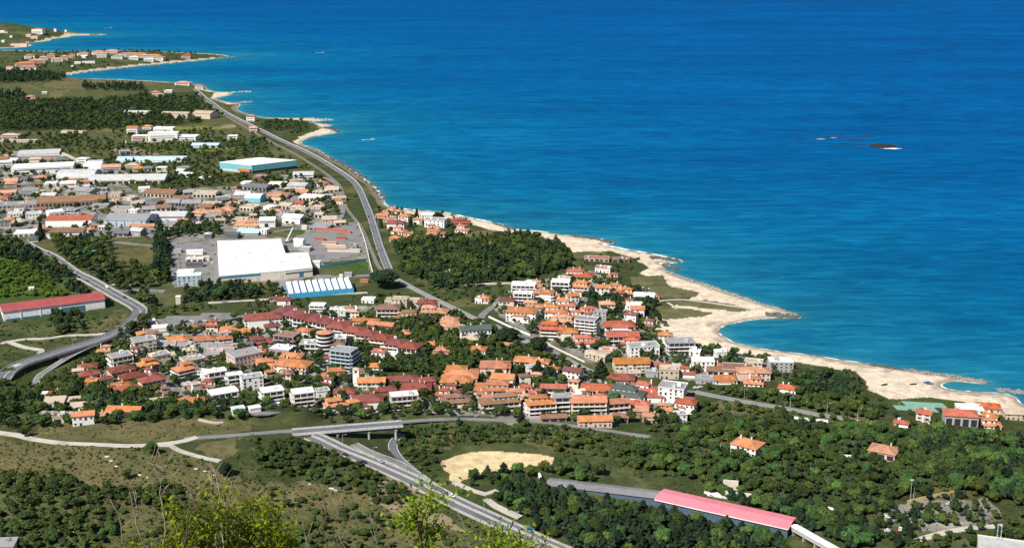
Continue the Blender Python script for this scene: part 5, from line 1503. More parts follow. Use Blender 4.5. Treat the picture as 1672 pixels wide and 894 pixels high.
for phrase, poly, sp, (h0, h1), mix, fill in REGIONS:
    p = gpts(poly); x0, y0 = p.min(0); x1, y1 = p.max(0)
    gx, gy = np.meshgrid(np.arange(x0, x1, sp), np.arange(y0, y1, sp)); gx = gx.ravel()+rng.uniform(-.48, .48, gx.size)*sp; gy = gy.ravel()+rng.uniform(-.48, .48, gy.size)*sp
    q = inside(gx, gy, p) & (rng.random(gx.size) < fill) & (fbm(gx, gy, sp*5, 3) > (.0 if fill >= .98 else .26 if fill > .8 else .42)); gx, gy = gx[q], gy[q]
    hh = h0+(h1-h0)*rng.random(len(gx))**1.4
    kinds = [m.split(':') for m in mix.split()]; kk_ = rng.choice(len(kinds), len(gx), p=np.array([float(k[1]) for k in kinds]))
    ok = clear(gx, gy, hh*.30)
    z = hfun(gx, gy)
    for i in np.nonzero(ok)[0]:
        k = kinds[kk_[i]][0]; h = float(hh[i])
        if k == 'shrub': h = min(h, 4.5)*.9
        TREES.append((k, float(gx[i]), float(gy[i]), float(z[i])-.1, h, 1.05 if k in ('broadleaf','shrub','bright') else .95, phrase))
DESC = dict(pine='dark pine tree', broadleaf='leafy green tree', shrub='low green bush', bright='light green bush')
TREES.sort(key=lambda t: -t[4]/math.hypot(t[1], t[2]))
count = {}; left = {}
visible_cap = dict(pine=285, broadleaf=290, shrub=200, bright=90)
for t in TREES:
    k, x, y, z, h, s, ph = t
    pxx, pyy = proj(x, y, z); inview = -5 < pxx < IW+5 and -5 < pyy < IH+4
    if inview and count.get(k, 0) < visible_cap[k]:
        count[k] = count.get(k, 0)+1; i = count[k]
        root = empty(NAMES[k], (x, y, z), random.uniform(0, 6.28)); root.scale = (h*s, h*s, h)
        tag(root, DESC[k]+' '+ph, 'tree' if k in ('pine','broadleaf') else 'bush', 'trees and bushes '+ph)
        link('crown', HIM[k][i % len(HIM[k])], root); link('trunk', TRM[i % 4], root)
    else: left.setdefault(k, []).append(t)
SN = dict(pine=('pine_woodland','distant and massed dark pine trees of the woods'), broadleaf=('broadleaf_woodland','distant and massed leafy trees between the houses and fields'), shrub=('scrub_vegetation','massed low green scrub over the slopes'), bright=('hillside_vegetation','massed light green bushes on the hillside above the red-roofed warehouse'))
def mass(k, items):
    Vs, Qs, Ts, Ms = [], [], [], []; o = 0
    for i, (kk2, x, y, z, h, s, ph) in enumerate(items):
        V, Q, T = LO[k][i % len(LO[k])]; a = random.uniform(0, 6.28); c, sn = math.cos(a), math.sin(a)
        M = np.array([[c, -sn, 0], [sn, c, 0], [0, 0, 1]])*h; M[:2] *= s
        Vs.append(V@M.T+np.array([x, y, z])); Qs.append(Q+o); o += len(V); Ts.append(T*random.uniform(.55, 1.45)); Ms.append(np.full(len(Q), int(fbm(np.array([x]), np.array([y]), 30, 77)[0]+random.uniform(-.25, .25) > .60), np.int32))
    n, lab = SN[k]
    if Vs:
        me = crown_mesh(n, np.concatenate(Vs), np.concatenate(Qs), np.concatenate(Ts), LEAF[k]); me.materials.append(LEAFB[k]); me.polygons.foreach_set('material_index', np.concatenate(Ms))
        tag(link(n, me), lab, 'vegetation', kind='stuff')
for k, v in left.items(): mass(k, v)
# tussocks and low scrub that cover the open slopes: nobody could count them
TU = [crown('shrub', 900+i, 2, 34, .16) for i in range(5)]
def xlo(t, k=0): V, Q, T = t; n = 26*6; return t
TV, TQ, TT, o_ = [], [], [], 0
for poly, sp, s0, s1, fill in (([(-40,712),(60,722),(235,731),(300,745),(420,740),(500,720),(640,790),(770,900),(770,915),(-40,915)], 3.0, .35, 1.3, .72), ([(60,690),(330,684),(420,695),(300,714),(230,720),(60,712)], 3.4, .3, 1.0, .5), ([(640,690),(1000,697),(1060,715),(1000,760),(890,740),(740,745),(700,800),(650,740)], 3.2, .4, 1.4, .75),
      ([(0,600),(60,640),(180,560),(210,520),(0,540)], 4.2, .4, 1.4, .6), ([(950,735),(1130,660),(1430,700),(1672,700),(1672,894),(1300,880),(1000,770)], 4.0, .4, 1.6, .5), ([(700,850),(880,894),(960,912),(740,912)], 3.2, .3, 1.1, .6), ([(900,860),(960,870),(960,900),(900,890)], 3.2, .3, 1.0, .5)):
    p = gpts(poly); x0, y0 = p.min(0); x1, y1 = p.max(0); gx, gy = np.meshgrid(np.arange(x0, x1, sp), np.arange(y0, y1, sp)); gx = gx.ravel()+rng.uniform(-.5, .5, gx.size)*sp; gy = gy.ravel()+rng.uniform(-.5, .5, gy.size)*sp
    q = inside(gx, gy, p) & (fbm(gx, gy, 22, 13, 4)+.35*(rng.random(gx.size)-.5) > 1-fill-.08); gx, gy = gx[q], gy[q]; ok = clear(gx, gy, np.full(len(gx), .4)); gx, gy = gx[ok], gy[ok]; z = hfun(gx, gy)
    for i in range(len(gx)):
        V, Q, T = TU[i % 5]; s = s0+(s1-s0)*rng.random()**2.2; a = rng.uniform(0, 6.28); c, sn = math.cos(a), math.sin(a); M = np.array([[c,-sn,0],[sn,c,0],[0,0,.8]])*s*1.5
        TV.append(V@M.T+np.array([gx[i], gy[i], z[i]-.1])); TQ.append(Q+o_); o_ += len(V); TT.append(T*rng.uniform(.5, 1.5))
LEAF['tuft'] = mat_leaf('tussock', (.085,.098,.034))
tag(link('grass_and_scrub', crown_mesh('grass_and_scrub', np.concatenate(TV), np.concatenate(TQ), np.concatenate(TT), LEAF['tuft'])), 'low olive scrub and grass tussocks over the open slopes', 'grass', kind='stuff')
# trees that stand out on their own
def solo(name, px, py, h, spread, kind, mat, label, seed=1, trunk=True):
    x, y, z = g1(px, py); V, Q, T = crown(kind, seed, 4, 900, .045 if kind != 'umbrella' else .04); root = empty(name, (x, y, z-.1)); root.scale = (h*spread, h*spread, h); tag(root, label, 'tree')
    link('crown', crown_mesh('crown', V, Q, T, LEAF[mat]), root); link('trunk', trunk_mesh(seed+50, .02, .6, .03), root); return root
solo('umbrella_pine', 627, 469, 19, 1.22, 'umbrella', 'pine', 'great round dark pine standing alone where coast road meets railway')
solo('conifer_tree', 981, 618, 17, 1.05, 'conifer', 'pine', 'tall dark conical conifer beside the railway and the arched white building', 2)
solo('cypress_tree', 680.5, 357, 13, 1.15, 'cypress', 'pine', 'slender dark cypress at the top of the coast houses', 3)
solo('cypress_tree', 671, 371, 12, 1.3, 'cypress', 'pine', 'slender dark cypress in the middle of the coast houses', 4)
solo('cypress_tree', 622, 372, 11, 1.3, 'cypress', 'pine', 'slender dark cypress beside the coast road at the coast houses', 5)
solo('cypress_tree', 807, 399, 12, 1.2, 'cypress', 'pine', 'slender dark cypress beside the small house in the beach wood', 6)
solo('cypress_tree', 68, 390, 20, 1.0, 'cypress', 'pine', 'tall dark cypress in front of the red-roofed factory', 7)
solo('broadleaf_tree', 716, 360, 11, 1.2, 'broadleaf', 'pine', 'dark bushy tree behind the grey-roofed block near the beach start', 8)
solo('broadleaf_tree', 248, 741, 9, 1.0, 'broadleaf', 'broadleaf', 'green tree standing alone at the fork of the dirt road', 9)
solo('broadleaf_tree', 369, 776, 9, 1.0, 'broadleaf', 'pine', 'round dark tree standing alone below the end of the dirt road', 10)
solo('broadleaf_tree', 207, 781, 6, 1.0, 'broadleaf', 'broadleaf', 'small dark tree alone in the middle of the brown hillside', 11)
solo('broadleaf_tree', 84, 798, 7.5, 1.0, 'broadleaf', 'broadleaf', 'small tree at the lower edge of the brown hillside, left of its twin', 12)
solo('broadleaf_tree', 41, 713, 8, 1.1, 'broadleaf', 'broadleaf', 'round green tree beside the dirt road at left', 13)
solo('broadleaf_tree', 832, 558, 13, 1.2, 'broadleaf', 'pine', 'large dark tree beside the railway below the green-roofed hall', 14)
solo('broadleaf_tree', 880, 577, 14, 1.1, 'broadleaf', 'pine', 'large dark tree where the railway passes the seaside town', 15)
solo('pine_tree', 878, 617, 15, .8, 'pine', 'pine', 'tall dark pine right of the tiered orange roofs', 16)
solo('pine_tree', 893, 622, 13, .9, 'pine', 'pine', 'dark pine close behind the red and grey house row', 17)
# ------------------------------------------------------------------ rocks, breakwaters, surf
def mat_rock(name, c): return stained(name, c, .9, .25, .35, 1.5, .2)
ROCKD = mat_rock('dark_rock', (.115,.105,.095)); ROCKG = mat_rock('grey_rock', (.27,.245,.21)); WETROCK = mat_rock('wet_black_rock', (.022,.022,.024)); ROCKP = mat_rock('pale_rock', (.40,.36,.31))
FOAM = stained('foam', (.85,.88,.88), .7, .3, .05)
def rocks(pts, wid, n, s0, s1, mat, label, seed, zoff=.2):
    p = catmull(wpts(pts, .5), 6); g = np.random.default_rng(seed); d = np.r_[0, np.cumsum(np.hypot(*np.diff(p, axis=0).T))]
    t = g.random(n)*d[-1]; nn_ = normals2(p); x = np.interp(t, d, p[:, 0])+np.interp(t, d, nn_[:, 0])*g.normal(size=n)*wid*.35; y = np.interp(t, d, p[:, 1])+np.interp(t, d, nn_[:, 1])*g.normal(size=n)*wid*.35
    cv, cq = CS[2]; Vs = []; Qs = []
    z = np.maximum(hfun(x, y), -.3)
    for i in range(n):
        s = s0+(s1-s0)*g.random()**2; v = cv*(1+(g.random((len(cv), 1))-.5)*.7)*np.array([s*g.uniform(.8, 1.5), s*g.uniform(.8, 1.5), s*.7])
        Vs.append(v+np.array([x[i], y[i], z[i]+zoff*s])); Qs.append(cq+i*len(cv))
    return tag(link('boulder_rubble', npmesh('boulder_rubble', np.concatenate(Vs), np.concatenate(Qs), mat)), label, 'rocks', kind='stuff')
rocks([(1093,444),(1130,458),(1170,471),(1230,491),(1280,507),(1302,517)], 5.5, 420, .6, 1.7, ROCKG, 'grey boulders armouring the shore out to the sandy point', 1)
rocks([(1250,513),(1280,515),(1303,518)], 7, 90, .8, 2.0, ROCKD, 'dark boulders at the tip of the sandy point', 2)
rocks([(1060,421),(1085,423),(1110,426)], 7, 80, .8, 2.2, ROCKD, 'dark rock groyne on the beach, upper of the pair', 3)
rocks([(1080,432),(1090,436),(1106,438)], 6, 60, .8, 2.0, ROCKD, 'dark rock groyne on the beach, lower of the pair', 4)
rocks([(938,386),(965,389),(985,393),(1001,396)], 7, 110, .8, 2.4, ROCKD, 'dark rocks along the shore at the middle of the beach', 5)
rocks([(808,365),(825,369),(842,374)], 6, 50, .8, 2.0, ROCKD, 'dark rocks at the water near the start of the beach', 6)
rocks([(1480,604),(1540,612),(1575,617),(1610,624)], 6, 210, .8, 2.0, ROCKG, 'grey rock breakwater sheltering the small cove', 7)
rocks([(1418,594),(1450,599),(1485,605)], 4, 70, .6, 1.4, ROCKD, 'dark stones along the waterline before the breakwater', 8)
rocks([(1628,634),(1650,637),(1700,643)], 7, 120, .8, 2.0, ROCKG, 'grey rock breakwater leaving the view at the right edge', 9)
rocks([(540,257),(572,275),(597,293),(616,311),(626,328)], 10, 200, .9, 2.6, ROCKD, 'dark rocky shore below the bend of the coast road', 10)
rocks([(530,208),(548,213),(552,216)], 9, 60, 1, 3, ROCKD, 'dark rocks at the sandy cape', 11)
rocks([(500,193),(530,194),(545,196)], 8, 40, 1, 2.6, ROCKP, 'pale rocks on the reef beyond the sandy cape', 12)
rocks([(378,151),(395,150),(410,149.5)], 8, 40, 1.2, 3, ROCKP, 'pale reef off the far houses, upper', 13)
rocks([(376,168),(392,167),(412,166)], 8, 40, 1.2, 3, ROCKP, 'pale reef off the far houses, lower', 14)
rocks([(366,94),(381,92),(410,91)], 12, 40, 1.5, 4, ROCKD, 'rocks off the tip of the far headland', 15)
rocks([(95,124),(200,111),(270,104),(330,98.5)], 14, 160, 1.5, 4, ROCKP, 'pale stones along the far headland shore', 16)
# skerries far out
def skerry(px, py, Lm, Wm, hgt, label, seed, foam=False):
    x, y = G0(px, py); g = np.random.default_rng(seed); b = MB(); n = 14
    ring = lambda f, z: [(Lm/2*f*math.cos(a)*g.uniform(.75, 1.15), Wm/2*f*math.sin(a)*g.uniform(.75, 1.15), z*g.uniform(.8, 1.2)) for a in np.linspace(0, 2*math.pi, n, endpoint=False)]
    r1, r2, r3 = ring(1, -.8), ring(.85, hgt*.5), ring(.45, hgt)
    for A_, B_ in ((r1, r2), (r2, r3)):
        for i in range(n): j = (i+1) % n; b.poly([A_[i], A_[j], B_[j], B_[i]])
    b.poly(r3); root = empty('sea_rock', (float(x), float(y), 0)); tag(root, label, 'rock', 'rocks of the offshore reef'); b.build('rock', WETROCK, root)
    if foam:
        b = MB(); pts = [(Lm*.10+Lm*.30*math.cos(a)*g.uniform(.6, 1.4), -Wm*.50+Wm*.11*math.sin(a)*g.uniform(.5, 1.5), .06) for a in np.linspace(0, 2*math.pi, 22, endpoint=False)]; b.poly(pts); b.build('surf', FOAM, root)
for i, (px, py, L_, W_, h_, lb, fm) in enumerate([(1440,238.5,34,26,2.2,'largest dark rock of the offshore reef with white surf round it',1),(1394,228.5,22,9,1.2,'long low dark rock in the middle of the offshore reef',0),(1416,222.5,20,7,1,'low rock at the far right of the offshore reef',0),
    (1357,223.5,14,8,1.2,'small rock in the upper row of the offshore reef, second from left',1),(1336,226,16,7,1,'leftmost rock of the offshore reef with a little surf',1),(1308,227,18,5,.7,'barely awash rock at the left end of the reef',0),(1378,235,18,5,.8,'low rock below the middle of the offshore reef',0),(1408,236.5,12,5,.9,'small rock just left of the largest reef rock',0),(1374,223.8,10,5,.8,'tiny rock right of the small upper reef rock',0),(1472,238,12,4,.6,'barely awash rock at the right end of the reef',0)]):
    skerry(px, py, L_*1.6, W_*1.9, h_, lb, i, fm)
# thin line of surf along the shore
def mat_surf():
    m, t, B, N, L = new_mat('shore_surf'); p = geo_pos(N); B.inputs['Base Color'].default_value = (.8,.84,.84,1); B.inputs['Roughness'].default_value = .8
    f = ramp(N, L, noise(N, L, .07, 4, .65, p), [(.44, (0,0,0)), (.58, (1,1,1))]); L(f, B.inputs['Alpha']); return m
SURF = mat_surf()
cz = CW1[(CW1[:, 1] > 500)]; 
sub = catmull(cz, 3); n_ = normals2(sub); dst = np.hypot(sub[:, 0], sub[:, 1]); rocky = sstep(1230, 1330, dst)*(1-sstep(1850, 2000, dst))
wd = .7+2.6*rocky
Vv = np.concatenate([np.c_[sub-n_*wd[:, None], np.full(len(sub), .07)], np.c_[sub+n_*wd[:, None], np.full(len(sub), .07)]]); ii = np.arange(len(sub)-1)
tag(link('surf_line', npmesh('surf_line', Vv, np.stack([ii, ii+len(sub), ii+len(sub)+1, ii+1], 1), SURF)), 'thin broken white surf along the shoreline', 'surf', kind='stuff')

# ------------------------------------------------------------------ vehicles
CARM = {k: stained('car_paint_'+k, c, .3, .5, .02, 1, .05, .5) for k, c in dict(white=(.75,.75,.74), dark=(.03,.035,.045), blue=(.04,.12,.30), red=(.42,.04,.04), silver=(.42,.43,.45)).items()}
TYRE = stained('tyre', (.02,.02,.02), .9)
def car_body(van=False):
    b = MB(); L, Wd = (5.4, 2.0) if van else (4.3, 1.75); y = Wd/2
    prof = [(-L/2,.35),(-L/2,.95),(-L/2+.15,1.9),(L*.22,1.95),(L*.36,1.15),(L/2,.95),(L/2,.35)] if van else [(-L/2,.32),(-L/2,.85),(-L*.42,.92),(-L*.30,1.42),(L*.08,1.46),(L*.24,.95),(L/2-.1,.80),(L/2,.35)]
    n = len(prof)
    for i in range(n):
        (x0, z0), (x1, z1) = prof[i], prof[(i+1) % n]; b.poly([(x0,-y,z0),(x0,y,z0),(x1,y,z1),(x1,-y,z1)])
    b.poly([(x,-y,z) for x, z in prof][::-1]); b.poly([(x,y,z) for x, z in prof]); return b, L, Wd
_cm = {}
def car(px, py, col, ang, label, van=False, zof=None, group='cars parked or driving in the town'):
    x, y, z = g1(px, py)
    if zof: z += zof
    root = empty('van' if van else 'car', (x, y, z), ang); tag(root, label, 'van' if van else 'car', group)
    k = (col, van)
    if k not in _cm:
        b, L, Wd = car_body(van); me = b.mesh('body', CARM[col]); g = MB()
        if van: g.poly([(L*.225,-.85,1.88),(L*.225,.85,1.88),(L*.355,.85,1.22),(L*.355,-.85,1.22)]); [g.box(L*.02, L*.2, s*1.0-.02, s*1.0+.02, 1.2, 1.75) for s in (-1, 1)]
        else:
            g.poly([(L*.092,-.78,1.44),(L*.092,.78,1.44),(L*.242,.78,.98),(L*.242,-.78,.98)]); g.poly([(-L*.305,.76,1.40),(-L*.305,-.76,1.40),(-L*.418,-.76,.96),(-L*.418,.76,.96)]); [g.box(-L*.27, L*.07, s*.875-.02, s*.875+.02, .98, 1.36) for s in (-1, 1)]
        for v in range(len(g.v)): q = g.v[v]; g.v[v] = (q[0]+(.012 if q[0] > .9 else 0), q[1], q[2]+.012)
        wl = MB(); wl.tube([(0,-.11,0),(0,.11,0)], .33, 10)
        _cm[k] = (me, g.mesh('windows', GLASS), wl.mesh('wheel', TYRE), L, Wd)
    me, gm_, wm_, L, Wd = _cm[k]; link('body', me, root); link('window', gm_, root)
    for sx in (-.31, .31):
        for sy in (-1, 1): link('wheel', wm_, root, (sx*L, sy*(Wd/2-.06), .33))
def on_road(rd, t, off, col, label, van=False, group='vehicles on the open roads'):
    p, z, _ = rd; i = int(t*(len(p)-2)); d = p[i+1]-p[i]; n = np.array([-d[1], d[0]])/np.hypot(*d); q = p[i]+n*off; px, py = proj(q[0], q[1], z[i])
    x, y = q; root_z = z[i]+.03
    n0 = len(bpy.data.objects); car(px, py, col, math.atan2(d[1], d[0]), label, van, None, group)
    for o in bpy.data.objects:
        if o.get('label') == label and o.name.split('.')[0] in ('car', 'van'): o.location = (x, y, root_z)
for t, o, c, lb in ((.215,-4,'dark','dark car highest of three on the motorway below the flyover'),(.26,-4,'dark','dark car in the middle of three on the motorway'),(.31,4,'silver','silver car lowest of three on the motorway'),(.62,4,'white','white car on the motorway beside the slip road junction')):
    on_road(ml, t, o, c, lb)
for t, o, c, lb, v in ((.10,-3.5,'white','white car at the top of the straight viaduct road',0),(.19,3,'dark','dark car on the upper straight of the viaduct road',0),(.27,-3,'white','white car halfway down the straight of the viaduct road',0),(.36,3,'silver','silver car on the lower straight of the viaduct road',0),(.47,3.4,'white','white van entering the bend of the viaduct road',1),(.42,-3,'blue','blue car just above the bend of the viaduct road',0),(.535,3,'dark','dark car in the middle of the viaduct bend',0),(.74,-3,'dark','dark car on the viaduct above its retaining wall',0)):
    on_road(vr, t, o, c, lb, bool(v))
on_road(ov, .56, -1.6, 'white', 'white van on the hill road below the cream apartment blocks', True)
on_road(cr, .62, 2, 'white', 'white car on the coast road above the white factory'); on_road(cr, .86, -2, 'dark', 'dark car on the coast road nearing the great round pine'); on_road(cr, .35, 2, 'silver', 'silver car on the far coast road below the sandy cape')
LOT = [(300,527,'dark'),(306,526,'dark'),(313,525.5,'white'),(321,524.5,'silver'),(327,526.5,'dark'),(334,525,'white'),(340,527.5,'red'),(347,525,'dark'),(354,526.5,'blue'),(361,524.5,'silver'),(366,526,'dark'),(374,524,'blue'),(381,523,'dark'),(346,517,'dark')]
for i, (px, py, c) in enumerate(LOT): car(px, py, c, .1+.05*(i % 3), f'{c} car parked in the open lot behind the western town', group='cars in the open lot behind the western town', zof=.35)
LOT2 = [(1450,867,'white',0),(1461,868,'red',.2),(1470,864,'white',1.2),(1480,862,'dark',.4),(1489,861,'silver',0),(1520,849,'silver',.1),(1531,850,'white',.1),(1541,849,'white',.1),(1548,851,'dark',.1),(1556,848,'red',.1),(1513,834,'white',.8),(1551,823,'white',.1),(1559,823,'dark',.1),(1448,845,'white',.1),(1605,835,'silver',.1),(1573,841,'dark',.1)]
for i, (px, py, c, a) in enumerate(LOT2): car(px, py, c, a, f'{c} car parked among trees in the lower right car park', group='cars in the lower right car park', zof=.1)
for px, py, c, a, lb in ((1046,528,'blue',.3,'blue car parked at the edge of the sandy bay'),(1052,529.5,'dark',.3,'dark car parked beside a blue one at the sandy bay'),(895,562,'white',-.6,'white car on the street beside the railway'),(1063,608,'dark',.2,'dark car in front of the arched white building'),(1072,610,'silver',.2,'silver car in front of the arched white building'),(1136,634,'white',.2,'white car at the start of the seaside road'),(1143,633,'white',.4,'white car parked right at the bushes of the seaside road'),(735,672,'red',.1,'red car below the cream apartment blocks'),(715,670,'white',.1,'white car below the cream apartment blocks'),(704,668,'silver',.3,'silver car in the street between the cream blocks'),(470,668,'white',.2,'white car in the street below the white villas'),(505,670,'silver',.2,'silver car in the street below the white villas'),(1140,590,'white',.2,'white car in the lot before the grey beach block'),(1160,583,'silver',.2,'silver car in the lot before the grey beach block'),
    (312,420,'blue',.2,'blue car in the factory yard'),(347,402,'blue',1.4,'blue car at the corner of the white factory'),(348,430,'white',1.4,'white car in the yard left of the white factory'),(186,466,'white',.2,'white car in the roadside lot by the upper viaduct road'),(215,466,'white',.2,'white car in the lot under the dark trees'),(225,465,'dark',.2,'dark car in the lot under the dark trees')):
    car(px, py, c, a, lb, zof=.3)
rs = random.Random(9); made = 0
for p, zz in STREETS:
    L_ = len(p)
    for i in range(2, L_-3, 6):
        if rs.random() < .45: continue
        px, py = proj(p[i][0], p[i][1], zz[i])
        if not (0 < px < IW and 380 < py < IH): continue
        d = p[i+1]-p[i]; n = np.array([-d[1], d[0]])/np.hypot(*d); o_ = rs.choice((-1.6, 1.6)); c = rs.choice(('white','white','dark','silver','blue','red','silver'))
        n0 = set(bpy.data.objects.keys()); car(px, py, c, math.atan2(d[1], d[0])+(math.pi if o_ > 0 else 0), c+' car in one of the streets of the town', group='cars in the streets of the town')
        for k in set(bpy.data.objects.keys())-n0:
            o2 = bpy.data.objects[k]
            if o2.parent is None: o2.location = (p[i][0]+n[0]*o_, p[i][1]+n[1]*o_, zz[i]+.03)
# ------------------------------------------------------------------ boats
def boat(px, py, L_, col, label, sea=True, ang=0.0):
    x, y = G0(px, py, .1); z = 0.05 if sea else float(hfun(np.array([x]), np.array([y]))[0])+.1
    root = empty('motor_boat' if sea else 'rowing_boat', (float(x), float(y), z), ang); tag(root, label, 'boat'); b = MB(); st = np.linspace(-.5, .5, 9); W_ = L_*.30
    sec = lambda t: W_/2*(1-max(0, (t-.05)/.45)**2.2)*(1 if t > -.45 else .92)
    for i in range(8):
        a0, a1 = st[i], st[i+1]; w0, w1 = sec(a0), sec(a1)
        for s in (-1, 1):
            q = [(a0*L_, s*w0, .75+.3*max(0, a0)), (a1*L_, s*w1, .75+.3*max(0, a1)), (a1*L_, s*w1*.45, -.1), (a0*L_, s*w0*.45, -.1)]; b.poly(q if s < 0 else q[::-1])
        b.poly([(a0*L_, -w0*.45, -.1), (a1*L_, -w1*.45, -.1), (a1*L_, w1*.45, -.1), (a0*L_, w0*.45, -.1)]); 
        b.poly([(a0*L_, -w0*.96, .45), (a1*L_, -w1*.96, .45), (a1*L_, w1*.96, .45), (a0*L_, w0*.96, .45)])
    w0 = sec(-.5); b.poly([(-L_/2,-w0,.75),(-L_/2,-w0*.45,-.1),(-L_/2,w0*.45,-.1),(-L_/2,w0,.75)]); b.build('hull', CARM[col], root)
    if sea:
        b = MB(); b.box(-L_*.18, L_*.12, -W_*.32, W_*.32, .46, 1.7); b.build('cabin', CARM['white'], root); b = MB(); b.poly([(-L_*.5,-.4,.03),(-L_*.5,.4,.03),(-L_*2.0,L_*.16,.03),(-L_*2.0,-L_*.16,.03)]); b.build('wake', FOAM, root)
    else:
        for t in (-.2, .12): b = MB(); b.box(t*L_-.12, t*L_+.12, -sec(t)*.95, sec(t)*.95, .5, .56); b.build('thwart', DOORM, root)
boat(608,228,9,'white','small white motorboat with a short wake beyond the sandy cape', True, .1); boat(181,46,12,'white','tiny white boat far out beyond the farthest pier', True, .1); boat(527,86,11,'white','lone tiny boat far out on the open sea', True, .2)
for px, py, c, a, lb in ((1513,626,'blue',.3,'blue rowing boat on the sand by the small cove, upper'),(1518,628,'blue',.1,'blue rowing boat on the sand beside another blue one'),(1491,630.5,'dark',.2,'dark rowing boat on the sand left of the blue ones'),(1444,634,'dark',.5,'dark rowing boat on the sand near the grove'),(1104,543,'white',.1,'white boat lying on the wide sandy beach')):
    boat(px, py, 6, c, lb, False, a)
# ------------------------------------------------------------------ smaller built things
def post(name, px, py, h, label, r=.12, arm=0, mat=None, cat='pole', head=False, group=None):
    x, y, z = g1(px, py); root = empty(name, (x, y, z)); tag(root, label, cat, group); b = MB(); b.tube([(0,0,-.5),(0,0,h*.5),(0,0,h)], [r, r*.85, r*.6], 8); b.build('pole', mat or STEEL, root)
    if arm: b = MB(); b.tube([(0,0,h-.15),(arm*.6,0,h+.15),(arm,0,h+.1)], r*.5, 6); b.box(arm-.1, arm+.8, -.22, .22, h, h+.18); b.build('lamp_head', STEEL, root)
    if head: b = MB(); b.box(-1.1, 1.1, -.25, .25, h-.2, h+.7); b.build('floodlight', STEEL, root)
post('light_mast', 1486, 818, 14, 'tall pale light mast beside the yellow wall', .13, cat='mast', head=True); post('light_mast', 1491, 819, 10, 'shorter pale mast close to the tall one by the yellow wall', .12, cat='mast')
post('light_mast', 1049, 487, 11, 'light mast by the white terrace at the beach, left one', .16, cat='mast', head=True); post('light_mast', 1059, 487, 10, 'light mast by the white terrace at the beach, right one', .16, cat='mast', head=True)
post('utility_pole', 466, 637, 22, 'tall dark pole rising from the trees below the orange roofs', .3, mat=DARKM); post('utility_pole', 498, 510, 13, 'dark pole beside the white pavilion above the red terrace', .25, mat=DARKM)
post('utility_pole', 645, 682, 15, 'dark pole in front of the long white apartment block', .25, mat=DARKM); post('utility_pole', 404, 694, 13, 'thin pole among bushes by the white street corner', .2, mat=DARKM)
for i, (px, py) in enumerate([(112,434),(145,452),(181,473),(210,492),(232,511),(205,536),(171,554),(120,571)]): post('street_lamp', px, py, 9, 'slender lamp post along the viaduct road', .12, 1.8, cat='street lamp', group='lamp posts along the viaduct road')
for i, (px, py) in enumerate([(560,730),(610,751),(662,773),(790,836),(840,858)]): post('street_lamp', px, py, 9, 'slender lamp post along the motorway', .12, 1.8, cat='street lamp', group='lamp posts along the motorway')
for i, (px, py) in enumerate([(1215,651),(1290,664),(1350,675),(1400,684)]): post('street_lamp', px, py, 8, 'slender lamp post along the seaside road', .12, 1.6, cat='street lamp', group='lamp posts along the seaside road')
# mobile crane in the factory yard
x, y, z = g1(472, 396); cr_ = empty('mobile_crane', (x, y, z), .2); tag(cr_, 'mobile crane with raised white boom behind the white factory', 'crane')
b = MB(); b.box(-5, 5, -1.4, 1.4, .9, 2.0); b.box(2.4, 4.8, -1.3, 1.3, 2.0, 3.3); b.build('chassis', stained('crane_dark', (.06,.07,.10)), cr_)
b = MB(); b.tube([(-2.5,0,2.4),(3.5,0,14),(5.4,0,18)], [.9,.75,.5], 8); b.build('boom', CARM['white'], cr_); b = MB(); b.box(-4.2, -.4, -1.3, 1.3, 2.0, 3.5); b.build('cab', CARM['white'], cr_)
for sx in (-3.6,-1.8,1.8,3.6):
    for s in (-1,1): b = MB(); b.tube([(sx,s*1.15,.6),(sx,s*1.5,.6)], .6, 12); b.build('wheel', TYRE, cr_)
# tennis court by the beach
o, cpoly = sheet('tennis_court', [(1462,661),(1478,655.5),(1540,660),(1530,670),(1500,672),(1462,667)], stained('court_green', (.20,.36,.27), .8, .1, .08, 1, 0), .5, None)
tag(o, 'pale green tennis court surface behind the beach houses', 'tennis court')
c_ = cpoly.mean(0); zc = float(hfun(c_[:1], c_[1:])[0])+.95; cl = MB(); vx = cpoly[3]-cpoly[0]; ux = vx/np.hypot(*vx); uy = np.array([-ux[1], ux[0]])
P_ = lambda a, b_: (c_[0]+ux[0]*a+uy[0]*b_, c_[1]+ux[1]*a+uy[1]*b_, zc)
for a0, a1, b0, b1 in ((-12,12,-5.5,-5.35),(-12,12,5.35,5.5),(-12,-11.85,-5.5,5.5),(11.85,12,-5.5,5.5),(-.08,.08,-5.5,5.5),(-12,12,-.07,.07)): cl.poly([P_(a0,b0),P_(a1,b0),P_(a1,b1),P_(a0,b1)])
lo_ = cl.build('court_line', PAINT); lo_.parent = o
# garden, yard and roadside walls
def wall(pts, h, th, mat, label, name='boundary_wall'):
    p = line_w(pts, 4); z = hfun(p[:, 0], p[:, 1]); return rail_strip(name, p, z+.02, 0, label, 'wall', h, mat, th)
W_W = wallm('W'); W_B = wallm('B'); W_Y = stained('ochre_wall', (.58,.42,.20))
wall([(585,366),(596,395),(603,425),(609,447)], 2.2, .5, W_W, 'white boundary wall between factory yard and coast road')
wall([(1481,822),(1510,815),(1545,808),(1561,805)], 2.2, .5, W_Y, 'long ochre wall above the lower right car park'); wall([(1585,799),(1612,794)], 1.8, .5, W_Y, 'short ochre wall right of the long one')
wall([(521,437),(560,432),(600,424)], 2.0, .4, BLUE, 'blue fence along the top of the factory lawn'); wall([(205,213+18),(210,236),(240,233),(322,228)], 2.5, .6, W_W, 'white wall round the far white villa')
wall([(1296,683),(1320,686),(1352,689)], 1.8, .6, W_W, 'low pale wall below the seaside road'); wall([(1376,745),(1398,747)], 1.6, .5, W_W, 'low pale wall left of the salmon-roofed villa')
